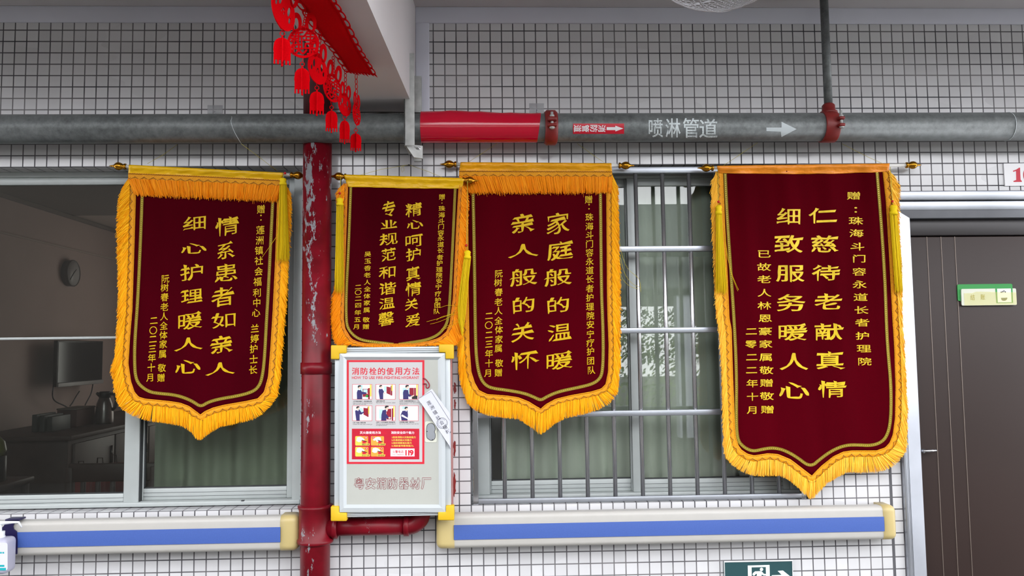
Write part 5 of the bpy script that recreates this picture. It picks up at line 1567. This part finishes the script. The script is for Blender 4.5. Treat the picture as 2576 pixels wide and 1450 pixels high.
ep([(1088, 650), (1108, 612), (1165, 565), (1335, 558), (1380, 585), (1425, 638), (1488, 642), (1488, 690), (1410, 690), (1365, 655), (1340, 760), (1400, 830), (1400, 960), (1355, 960), (1350, 850), (1270, 790), (1210, 870), (1110, 880), (1110, 835), (1185, 825), (1222, 640), (1190, 640), (1150, 690), (1105, 690)])
ep([(1655, 680), (1945, 668), (1830, 552), (1985, 540), (2215, 725), (2000, 930), (1845, 935), (1950, 800), (1660, 805)])
b.build('pictogram', M['exit_w'], t, 'pale running man and arrow')

# ------------------------------------------------------------------ room number plate
t = empty('room_number_plate', at(2590, 468, -.006), 'white plate with red numerals above the brown door', 'sign')
b = MB(); b.slab([at(x, y, -.006) for x, y in ((2525, 411.6), (2690, 409.5), (2694, 466.5), (2528.5, 468))], (0, .005, 0)); b.build('plate', M['white'], t)
b = MB()
def n_(pts): b.poly([at(x, y, -.0066) for x, y in pts][::-1])
n_([(2556, 427), (2564, 422), (2566, 422), (2567.5, 452), (2570.5, 455.5), (2570.5, 458), (2549.5, 458), (2549.5, 455.5), (2556.5, 453), (2556, 430.5), (2549, 432.5), (2548, 430)])
o_, i_ = ell(2585, 440, 11, 18.5, 28), ell(2585, 440, 5, 15, 28)
for k in range(28): n_([o_[k], o_[(k + 1) % 28], i_[(k + 1) % 28], i_[k]])
b.build('numerals', M['num'], t, 'red numerals')

# ------------------------------------------------------------------ sliding sign on the door
t = empty('door_status_sign', at(2480, 770, .045), 'green and white sliding sign plate taped on the brown door', 'sign')
YD = .050
def D_(x, y, off=0.): return at(2380 + x / 13.14, 690 + y / 13.14, YD - off)
def rq(c, r=4):
    """quad corners with rounded corners, picture units of the door sign"""
    out = []
    for k in range(4):
        p, a, q = np.array(c[k - 1], float), np.array(c[k], float), np.array(c[(k + 1) % 4], float)
        u, v = (p - a) / np.linalg.norm(p - a), (q - a) / np.linalg.norm(q - a)
        for s_ in np.linspace(0, 1, 5): out.append(a + u * r * (1 - s_) ** 2 + v * r * s_ ** 2)
    return out
b = MB(); b.slab([D_(*p, .004) for p in rq([(368, 340), (2190, 318), (2215, 870), (395, 892)], 60)], (0, .004, 0)); b.build('green_plate', M['green'], t, 'green back plate')
b = MB(); b.slab([D_(*p, .010) for p in rq([(500, 492), (2312, 470), (2342, 1022), (520, 1042)], 50)], (0, .006, 0)); b.build('white_plate', M['plate'], t, 'white sliding plate')
b = MB()
b.poly([D_(*p, .0106) for p in [(1625, 480), (2195, 470), (2215, 950), (1665, 960)][::-1]], 2)
b.poly([D_(*p, .0110) for p in [(1684, 484), (2142, 476), (2166, 930), (1708, 938)][::-1]], 0)
for x, y, h_ in ((1820, 598, 25), (1865, 588, 34), (1912, 575, 44), (1962, 592, 30)): b.poly([D_(*p, .0114) for p in rrect(x - 16, y - h_, x + 16, y + 24, 12, 3)][::-1], 1)
b.poly([D_(*p, .0114) for p in smooth([(1815, 785), (1830, 860), (1890, 884), (1960, 880), (2015, 840), (2030, 760), (2005, 690), (1985, 690), (1975, 785)], 2)][::-1], 3)
b.poly([D_(*p, .0116) for p in [(1740, 632), (2088, 625), (2096, 775), (1745, 782)][::-1]], 0)
b.build('hand_symbol', [M['white'], M['black'], M['green'], M['clockrim']], t, 'printed hand symbol')
b = MB()
put_glyph(b, '结', 875, 770, 145, 190, lambda x, y: D_(x, y, .0108), .012); put_glyph(b, '账', 1215, 760, 150, 185, lambda x, y: D_(x, y, .0108), .012)
b.build('plate_lettering', M['olive'], t, 'two olive characters')
b = MB(); b.poly([D_(*p, .0122) for p in [(590, 630), (860, 628), (1000, 580), (1640, 590), (2318, 605), (2342, 1012), (610, 1036)][::-1]]); b.build('tape_strip', M['tape'], t, 'yellowed clear tape')

# ------------------------------------------------------------------ red felt New Year garland under the beam
def fill2d(loops, depth):
    """flat shape with holes: thick mesh (verts 3D local, faces)"""
    c = bpy.data.curves.new('f', 'CURVE'); c.dimensions = '2D'; c.fill_mode = 'BOTH'; c.extrude = depth / 2
    for lp in loops:
        sp = c.splines.new('POLY'); sp.points.add(len(lp) - 1); sp.use_cyclic_u = True
        for p, q in zip(sp.points, lp): p.co = (q[0], q[1], 0, 1)
    o = bpy.data.objects.new('f', c); COL.objects.link(o)
    me = bpy.data.meshes.new_from_object(o.evaluated_get(bpy.context.evaluated_depsgraph_get()))
    V = [tuple(v.co) for v in me.vertices]; F = [tuple(p.vertices) for p in me.polygons]
    bpy.data.objects.remove(o); bpy.data.curves.remove(c); bpy.data.meshes.remove(me)
    return V, F
ZG = BZ - .030
la, lb = atz(868, 178, ZG), atz(737, 0, ZG)
ra, rb = atz(946, 190, ZG), atz(845, 0, ZG)
def gar(u, v, dz=0.):
    """u along from the wall end (0) to the picture's top edge (1) and on; v across -1..1"""
    l = la + (lb - la) * u; r_ = ra + (rb - ra) * u
    p = l + (r_ - l) * (v + 1) / 2
    return (p[0], p[1], p[2] + dz + .004 * math.sin(u * 9 + v))
glen = np.linalg.norm(lb - la); gw = np.linalg.norm(ra - la)
U1 = 1.35
t = empty('felt_garland', gar(.5, 0), 'red cut felt garland with lacy edges pinned flat under the beam', 'garland')
b = MB(); n = 60
G = [[gar(U1 * i / n, v) for v in np.linspace(-.80, .80, 5)] for i in range(n + 1)]
b.grid(G); o = b.build('felt_band', M['felt'], t); sol = o.modifiers.new('thick', 'SOLIDIFY'); sol.thickness = .002
b = MB(); nl = int(glen * U1 / .052); du = U1 / nl
def flatring(b, cu, cv, ru, rv, w_, n=18):
    """flat oval ring on the garland plane, w_ = band width as share of radius"""
    vs = []
    for k in range(n):
        a = 2 * PI * k / n
        for s_ in (1, 1 - w_):
            for dz in (.001, -.001): vs.append(gar(cu + ru * s_ * math.cos(a), cv + rv * s_ * math.sin(a), dz))
    fs = []
    for k in range(n):
        i, j = 4 * k, 4 * ((k + 1) % n)
        fs += [(i, j, j + 2, i + 2), (i + 1, i + 3, j + 3, j + 1), (i, i + 1, j + 1, j), (i + 2, j + 2, j + 3, i + 3)]
    b.add(vs, fs)
for sd_ in (-1, 1):
    b = MB()
    for k in range(nl): flatring(b, du * (k + .5), sd_ * .87, du * .62, .17, .36)
    b.build('lace_edge', M['felt'], t)
# ragged wall end
b = MB()
for k in range(9):
    v = -.7 + k * .2; b.add([gar(0, v - .1), gar(0, v + .1), gar(-.02 - .015 * (k % 3), v + .12), gar(-.02, v - .02)], [(0, 1, 2, 3)])
b.build('cut_end', M['felt'], t)
def rabbit(kind):
    """rabbit head of unit face radius: list of (V, F) in local x (across), y (up)"""
    out = []; th = .05
    E_ = lambda cx, cy, rx, ry, n=36: [(cx + rx * math.cos(2 * PI * k / n), cy + ry * math.sin(2 * PI * k / n)) for k in range(n)]
    for sx in (-1, 1): out.append(fill2d([E_(sx * .46, 1.32, .36, .66), E_(sx * .46, 1.22, .15, .42)], th))
    out.append(fill2d([[(-.12, .8), (.12, .8), (.12, 1.1), (-.12, 1.1)]], th))
    if kind == 'face':
        out.append(fill2d([E_(0, 0, 1, 1), E_(-.40, .25, .13, .27), E_(.40, .25, .13, .27), E_(-.62, -.12, .10, .17), E_(.62, -.12, .10, .17), E_(0, .0, .10, .07), E_(-.1, -.16, .05, .09), E_(.1, -.16, .05, .09)], th))
    else:
        out.append(fill2d([E_(0, 0, 1, 1), E_(0, 0, .84, .84)], th))
        b = MB()
        for ch, cx, cy in (('新', -.38, .36), ('年', .40, .36), ('快', -.38, -.36), ('乐', .40, -.36)):
            V, F, B = glyph(ch, .03); V = np.array(V); lo, hi = V.min(0), V.max(0); c = (lo + hi) / 2
            P = (V - c) / (hi - lo) * (.84, .84) + (cx, cy)
            k = len(P); vs = [(x, y, th / 2) for x, y in P] + [(x, y, -th / 2) for x, y in P]
            fs = list(F) + [tuple(i + k for i in reversed(f)) for f in F] + [(a, a + k, c_ + k, c_) if nz < 0 else (c_, c_ + k, a + k, a) for a, c_, nz in B]
            out.append((vs, fs))
    return out
RAB = {'face': rabbit('face'), 'text': rabbit('text')}
def lantern():
    P = [(-.5, -.62)]
    P = [(-.5, .25), (-.42, .42), (-.22, .55), (0, .58), (.22, .55), (.42, .42), (.5, .25), (.5, -.62)]
    xs = [.5, .36, .36, .22, .22, .08, .08, -.08, -.08, -.22, -.22, -.36, -.36, -.5]
    for k, x in enumerate(xs[1:]):
        P.append((x, -.62 if (k // 2) % 2 == 0 and k % 2 == 0 else P[-1][1]))
    base = [(-.5, .25), (-.42, .42), (-.22, .55), (-.06, .58), (-.05, .70), (.05, .70), (.06, .58), (.22, .55), (.42, .42), (.5, .25), (.5, -.66)]
    x = .5
    for k in range(4):
        base += [(x - .10, -.66), (x - .10, -.44), (x - .30, -.44)] + ([(x - .30, -.66)] if k < 3 else [])
        x -= .30
    base = [p for p in base if p[0] > -.42 or p[1] > -.3] + [(-.5 + .1, -.44), (-.4, -.66), (-.5, -.66)]
    return base
LAN = fill2d([[(-.5, .2), (-.47, .32), (-.38, .44), (-.22, .53), (-.06, .56), (-.05, .66), (.05, .66), (.06, .56), (.22, .53), (.38, .44), (.47, .32), (.5, .2), (.53, 0), (.5, -.1), (.5, -.66),
               (.40, -.66), (.40, -.46), (.30, -.46), (.30, -.66), (.18, -.66), (.18, -.46), (.08, -.46), (.06, -.74), (-.06, -.74), (-.08, -.46), (-.18, -.46), (-.18, -.66), (-.30, -.66), (-.30, -.46), (-.40, -.46), (-.40, -.66), (-.5, -.66), (-.5, -.1), (-.53, 0)]], .05)
def pendant(label, kind, att, c, r, yaw, roll, lan):
    """att: picture point where it is pinned on the garland; c, r: face centre and radius in pixels; lan: (x, y, w, h)"""
    A = atz(att[0], att[1], ZG); Y = A[1]; k = FPX / (Y - CAM[1])
    t = empty('rabbit_pendant', at(c[0], c[1], Y), label, 'pendant', 'rabbit pendants hanging from the felt garland')
    C_ = at(c[0], c[1], Y); R = r / k
    cy_, sy_ = math.cos(math.radians(yaw)), math.sin(math.radians(yaw)); cr, sr = math.cos(math.radians(roll)), math.sin(math.radians(roll))
    def loc(x, y, z):
        x, y = x * cr - y * sr, x * sr + y * cr
        return (C_[0] + R * (x * cy_ - z * sy_), C_[1] + R * (x * sy_ + z * cy_), C_[2] + R * y)
    b = MB()
    for V, F in RAB[kind]: b.add([loc(*v) for v in V], F)
    b.build('rabbit_head', M['felt'], t)
    top = loc(0, 1.0, 0)
    b = MB(); pts = [np.array(A) + (np.array(top) - np.array(A)) * v for v in np.linspace(0, 1, 7)]
    for p, q in zip(pts[:-1], pts[1:]):
        m_ = (p + q) / 2; hh = np.linalg.norm(q - p) * .55
        b.tube([(m_[0] + .004 * math.cos(a), m_[1], m_[2] + hh * math.sin(a)) for a in np.linspace(0, 2 * PI, 12)[:-1]], .0013, 5, closed=True)
    b.build('felt_chain', M['felt'], t)
    L_ = at(lan[0], lan[1], Y); lw, lh = lan[2] / k, lan[3] / k
    b = MB()
    for ya_ in (yaw * .15 + 6, yaw * .15 + 96):
        ca, sa = math.cos(math.radians(ya_)), math.sin(math.radians(ya_))
        V, F = LAN; b.add([(L_[0] + lw * (x * ca - z * sa), L_[1] + lw * (x * sa + z * ca), L_[2] + y * lh / 1.36) for x, y, z in V], F)
    b.build('felt_lantern', M['felt'], t)
    bot = loc(0, -1.0, 0); lt = (L_[0], L_[1], L_[2] + lh * .48)
    b = MB(); rr_ = .006
    b.tube([(lt[0] + rr_ * math.cos(a), lt[1], lt[2] + rr_ + rr_ * math.sin(a)) for a in np.linspace(0, 2 * PI, 14)[:-1]], .0012, 5, closed=True)
    b.tube([bot, (lt[0], lt[1], lt[2] + 2 * rr_)], .0009, 5)
    b.build('hanging_loop', M['felt'], t)
pendant('red rabbit face pendant cut off by the top edge, highest of the six', 'face', (724, -28), (713, 24), 54, 72, -24, (710, 126, 42, 78))
pendant('red rabbit pendant with four openwork characters facing straight ahead', 'text', (772, 30), (763, 108), 40, 4, 0, (760, 201, 37, 74))
pendant('red rabbit face pendant hanging just right of the openwork one', 'face', (806, 78), (799, 174), 39, 64, -6, (797, 257, 35, 66))
pendant('red openwork rabbit pendant turned edgewise, fourth from the top', 'text', (838, 142), (836, 222), 36, 62, -10, (834, 303, 29, 60))
pendant('red rabbit face pendant turned edgewise, fifth from the top', 'face', (869, 175), (867, 264), 29, 66, -6, (867, 329, 25, 64))
pendant('narrow red rabbit pendant seen nearly edge on, lowest of the six', 'text', (896, 187), (897, 288), 28, 79, -2, (895, 356, 27, 50))

# ------------------------------------------------------------------ ceiling fan peeping in at the top
FYc = -1.2
fc = tuple(float(q) for q in at(1812, -202, FYc)); fr = float(230 * (FYc - CAM[1]) / FPX)
t = empty('ceiling_fan', (fc[0], fc[1], CEIL_Z), 'grey plastic fan in a round wire cage under the ceiling', 'fan')
axis = Vector((.42, -.35, -.84)).normalized(); u_ = axis.orthogonal().normalized(); v_ = axis.cross(u_)
fcv = Vector(fc)
def fp(th, ph, s=1.0):
    return fcv + fr * s * (math.sin(th) * (math.cos(ph) * u_ + math.sin(ph) * v_) + math.cos(th) * axis)
b = MB()
for k in range(84):
    ph = 2 * PI * k / 84
    b.tube([fp(th, ph) for th in np.linspace(.30, PI - .4, 22)], .0011, 4, caps=False)
for th in (.30, .8, 1.3, PI / 2, 2.2): b.tube([fp(th, 2 * PI * k / 48, 1.002) for k in range(48)], .0022, 6, closed=True)
b.build('wire_cage', M['fan'], t)
MB().lathe([(-.012, .0), (-.012, fr * .30), (0, fr * .31), (.006, fr * .27), (.010, 0.001)], fcv + axis * fr * .955, axis, 40).build('hub_cover', M['fan'], t)
b = MB()
for k in range(3):
    a0 = 2 * PI * k / 3; pts = []
    G = []
    for i in range(7):
        rr_ = fr * (.18 + .62 * i / 6); wdt = .35 + .25 * math.sin(i / 6 * PI)
        G.append([fcv + axis * (fr * (.18 + .22 * (s_ - .5))) + rr_ * (math.cos(a0 + wdt * (s_ - .5) * 2) * u_ + math.sin(a0 + wdt * (s_ - .5) * 2) * v_) for s_ in np.linspace(0, 1, 5)])
    b.grid(G)
o = b.build('fan_blades', M['fan'], t); sol = o.modifiers.new('thick', 'SOLIDIFY'); sol.thickness = .003
MB().lathe([(0, fr * .2), (fr * .5, fr * .22), (fr * .9, fr * .12)], fcv + axis * fr * .1, -axis, 24).build('motor_housing', M['fan'], t)
MB().tube([fcv - axis * fr * .5, (fc[0], fc[1], CEIL_Z)], .016, 14).build('stem', M['fan'], t)

# ------------------------------------------------------------------ things in the dim room
def R_(px, py, dx=0.): return atx(px, py, RX + dx)
c_ = R_(170, 688, .0); kk = FPX / (c_[1] - CAM[1]); rc = 33.5 / kk
t = empty('wall_clock', c_, 'round grey wall clock on the room wall behind the left window', 'clock')
MB().lathe([(0, rc * .96), (.045, rc), (.05, rc * .97), (.05, rc * .93), (.044, rc * .92)], c_, (1, 0, 0), 40).build('clock_case', M['clockrim'], t)
MB().lathe([(.0445, rc * .93), (.046, rc * .93)], c_, (1, 0, 0), 40).build('dial', M['clock'], t)
b = MB()
for a, l in ((.9, .5), (3.9, .72)): b.tube([(c_[0] + .048, c_[1], c_[2]), (c_[0] + .048, c_[1] + rc * l * math.sin(a), c_[2] + rc * l * math.cos(a))], .003, 5)
b.build('clock_hands', M['alu_dark'], t)
dx = .14; p0, p1, p2_ = R_(142, 978, dx), R_(257, 960, dx), R_(142, 857, dx)
t = empty('television', p0, 'flat dark television on the room wall behind the left window', 'television')
zt_ = p2_[2]; zb_ = (p0[2] + p1[2]) / 2; tx = RX + dx
MB().bbox((tx - .03, p0[1], zb_), (tx, p1[1], zt_), .004).build('tv_body', M['tvblack'], t)
MB().box((tx, p0[1] + .012, zb_ + .03), (tx + .002, p1[1] - .012, zt_ - .012)).build('screen', M['tvscreen'], t)
MB().bbox((tx - .002, p0[1], zb_ - .004), (tx + .012, p1[1], zb_ + .026), .003).build('bezel', M['tvbezel'], t, 'silver lower bezel')
MB().bbox((RX, (p0[1] + p1[1]) / 2 - .1, (zb_ + zt_) / 2 - .1), (tx - .028, (p0[1] + p1[1]) / 2 + .1, (zb_ + zt_) / 2 + .1), .01).build('wall_mount', M['tvblack'], t)
t = empty('power_cable', R_(150, 1000, .1), 'dark cables looping down under the television', 'cable')
for pts in ([(134, 972), (131, 1000), (140, 1012), (160, 1020), (170, 1026)], [(234, 966), (230, 990), (222, 1005), (214, 1020)], [(200, 985), (190, 1000), (182, 1015), (176, 1022)]):
    MB().tube([R_(x, y, .1) for x, y in smooth(pts, 2)], .005, 6).build('cable', M['tvblack'], t)
# sideboard along the wall with the things on it
kp = np.array(atx(262, 1066, -.82)); zd = float(kp[2])
def T_(px, py, x): return atx(px, py, x)
y0d = float(T_(120, 1072, -.82)[1])
t = empty('sideboard', (-1.0, y0d + .6, 0), 'dark wooden sideboard along the room wall behind the left window', 'sideboard')
MB().bbox((RX + .004, y0d - .1, zd - .03), (-.62, 4.4, zd), .005).build('worktop', M['wood'], t)
MB().bbox((RX + .01, y0d - .06, .02), (-.66, 4.38, zd - .03), .005).build('cabinet_body', M['wood'], t)
for k in range(4):
    ya_ = y0d + k * (4.3 - y0d) / 4; yb_ = ya_ + (4.3 - y0d) / 4 - .02
    dd = MB().bbox((-.665, ya_, .06), (-.645, yb_, zd - .06), .004).build('cabinet_door', M['wood'], t)
    MB().tube([(-.638, yb_ - .05, zd - .25), (-.638, yb_ - .05, zd - .13)], .007, 8).build('door_handle', M['kettle'], dd)
kk = FPX / (kp[1] - CAM[1])
t = empty('thermos_jug', kp, 'steel vacuum jug with black lid on the dark sideboard', 'jug')
w_ = 21 / kk; h_ = 78 / kk
MB().lathe([(0, w_), (.01, w_ * 1.02), (h_ * .3, w_), (h_ * .62, w_ * .86), (h_ * .80, w_ * .62), (h_ * .82, w_ * .58)], kp, (0, 0, 1), 28).build('jug_body', M['kettle'], t)
MB().lathe([(h_ * .80, w_ * .62), (h_ * .97, w_ * .62), (h_, w_ * .56)], kp, (0, 0, 1), 24).build('lid', M['tvblack'], t)
b = MB(); b.tube([kp + (w_ * .5, 0, h_ * .93), kp + (w_ * 1.15, 0, h_ * .90), kp + (w_ * 1.35, 0, h_ * .72), kp + (w_ * 1.2, 0, h_ * .5), kp + (w_ * .9, 0, h_ * .42)], .012, 8)
b.build('handle', M['tvblack'], t); MB().tube([kp + (-w_ * .4, 0, h_ * .86), kp + (-w_ * .95, 0, h_ * .95)], [.02, .01], 8).build('spout', M['tvblack'], t)
q = np.array(T_(190, 1066, -.95)); q[2] = zd; w2_ = 24 / kk
t = empty('storage_box', q, 'dark reddish box on the sideboard beside the vacuum jug', 'box')
MB().bbox((q[0] - w2_, q[1] - .12, zd), (q[0] + w2_ * .9, q[1] + .15, zd + 40 / kk), .006).build('box_body', mat('brown_card', (84, 54, 50), .7), t)
MB().bbox((q[0] - w2_ * 1.02, q[1] - .125, zd + 40 / kk), (q[0] + w2_ * .92, q[1] + .155, zd + 44 / kk), .003).build('lid', mat('grey_card', (110, 98, 92), .7), t)
for k, (px, h__) in enumerate(((125, 38), (131, 36), (137, 33))):
    q = np.array(T_(131, 1072, -.95)); q[0] += (k - 1) * .05; q[2] = zd
    tag(MB().bbox((q[0] - .02, q[1] - .12, zd), (q[0] + .012, q[1] + .12, zd + h__ / kk), .003).build('ring_binder', M['folder']), ('dark ring binder standing on the sideboard, ' + ('tallest of three', 'middle of three', 'shortest of three')[k]), 'binder', 'ring binders on the sideboard')
# wooden armchair close to the window
ca_ = np.array(at(235, 1200, 1.05)); 
t = empty('armchair', (ca_[0], 1.05, 0), 'dark wooden armchair just inside the left window', 'chair')
zs = .46
MB().bbox((ca_[0] - .24, .82, zs - .04), (ca_[0] + .24, 1.30, zs), .01).build('seat', M['wood'], t)
for sx in (-1, 1):
    for yy in (.85, 1.27): MB().bbox((ca_[0] + sx * .23 - .02, yy - .02, 0), (ca_[0] + sx * .23 + .02, yy + .02, zs + (.22 if yy < 1 else .5)), .005).build('leg', M['wood'], t)
    MB().bbox((ca_[0] + sx * .23 - .03, .80, zs + .21), (ca_[0] + sx * .23 + .03, 1.28, zs + .24), .008).build('armrest', M['wood'], t)
MB().bbox((ca_[0] - .24, 1.26, zs + .42), (ca_[0] + .24, 1.29, zs + .52), .008).build('backrest', M['wood'], t)
for k in range(5): MB().bbox((ca_[0] - .16 + k * .08 - .012, 1.265, zs), (ca_[0] - .16 + k * .08 + .012, 1.285, zs + .43), .004).build('back_slat', M['wood'], t)
# paper carrier bags standing behind it
for k, (px, dy) in enumerate(((215, 1.75), (262, 1.70), (296, 1.66))):
    q = np.array(at(px, 1180, dy)); ztop = Z(px, 1183 - 8 * k, dy); w_ = 20 * (dy - CAM[1]) / FPX
    t = empty('carrier_bag', (q[0], dy, 0), ('dull red paper bag behind the armchair, ' + ('left of three', 'middle of three', 'right of three')[k]), 'bag', 'paper bags behind the armchair')
    MB().bbox((q[0] - w_, dy - .05, 0), (q[0] + w_, dy + .06, ztop), .006).build('bag_body', M['bag'], t)
    MB().tube([(q[0] - w_ * .4, dy - .052, ztop), (q[0] - w_ * .3, dy - .055, ztop + .06), (q[0] + w_ * .3, dy - .055, ztop + .06), (q[0] + w_ * .4, dy - .052, ztop)], .004, 6).build('bag_handle', M['wood'], t)
# table with a kettle at the edge of view
q = np.array(at(-14, 1212, .62))
t = empty('side_table', (q[0], .62, 0), 'small dark table below the left edge of the window', 'table')
MB().bbox((q[0] - .25, .44, q[2] - .03), (q[0] + .10, .78, q[2]), .006).build('table_top', M['wood'], t)
for sx, yy in ((-.22, .47), (.07, .47), (-.22, .75), (.07, .75)): MB().bbox((q[0] + sx - .015, yy - .015, 0), (q[0] + sx + .015, yy + .015, q[2] - .03), .004).build('leg', M['wood'], t)
kk = FPX / (.62 - CAM[1]); t = empty('electric_kettle', q, 'dark glossy kettle with olive lid at the left edge of the window', 'kettle')
MB().lathe([(0, 22 / kk), (.01, 24 / kk), (60 / kk, 24 / kk), (62 / kk, 21 / kk)], q, (0, 0, 1), 28).build('kettle_body', M['tvblack'], t)
MB().lathe([(62 / kk, 23 / kk), (75 / kk, 24 / kk), (95 / kk, 20 / kk), (108 / kk, 8 / kk)], q, (0, 0, 1), 28).build('lid', mat('olive_plastic', (74, 76, 30), .3), t)
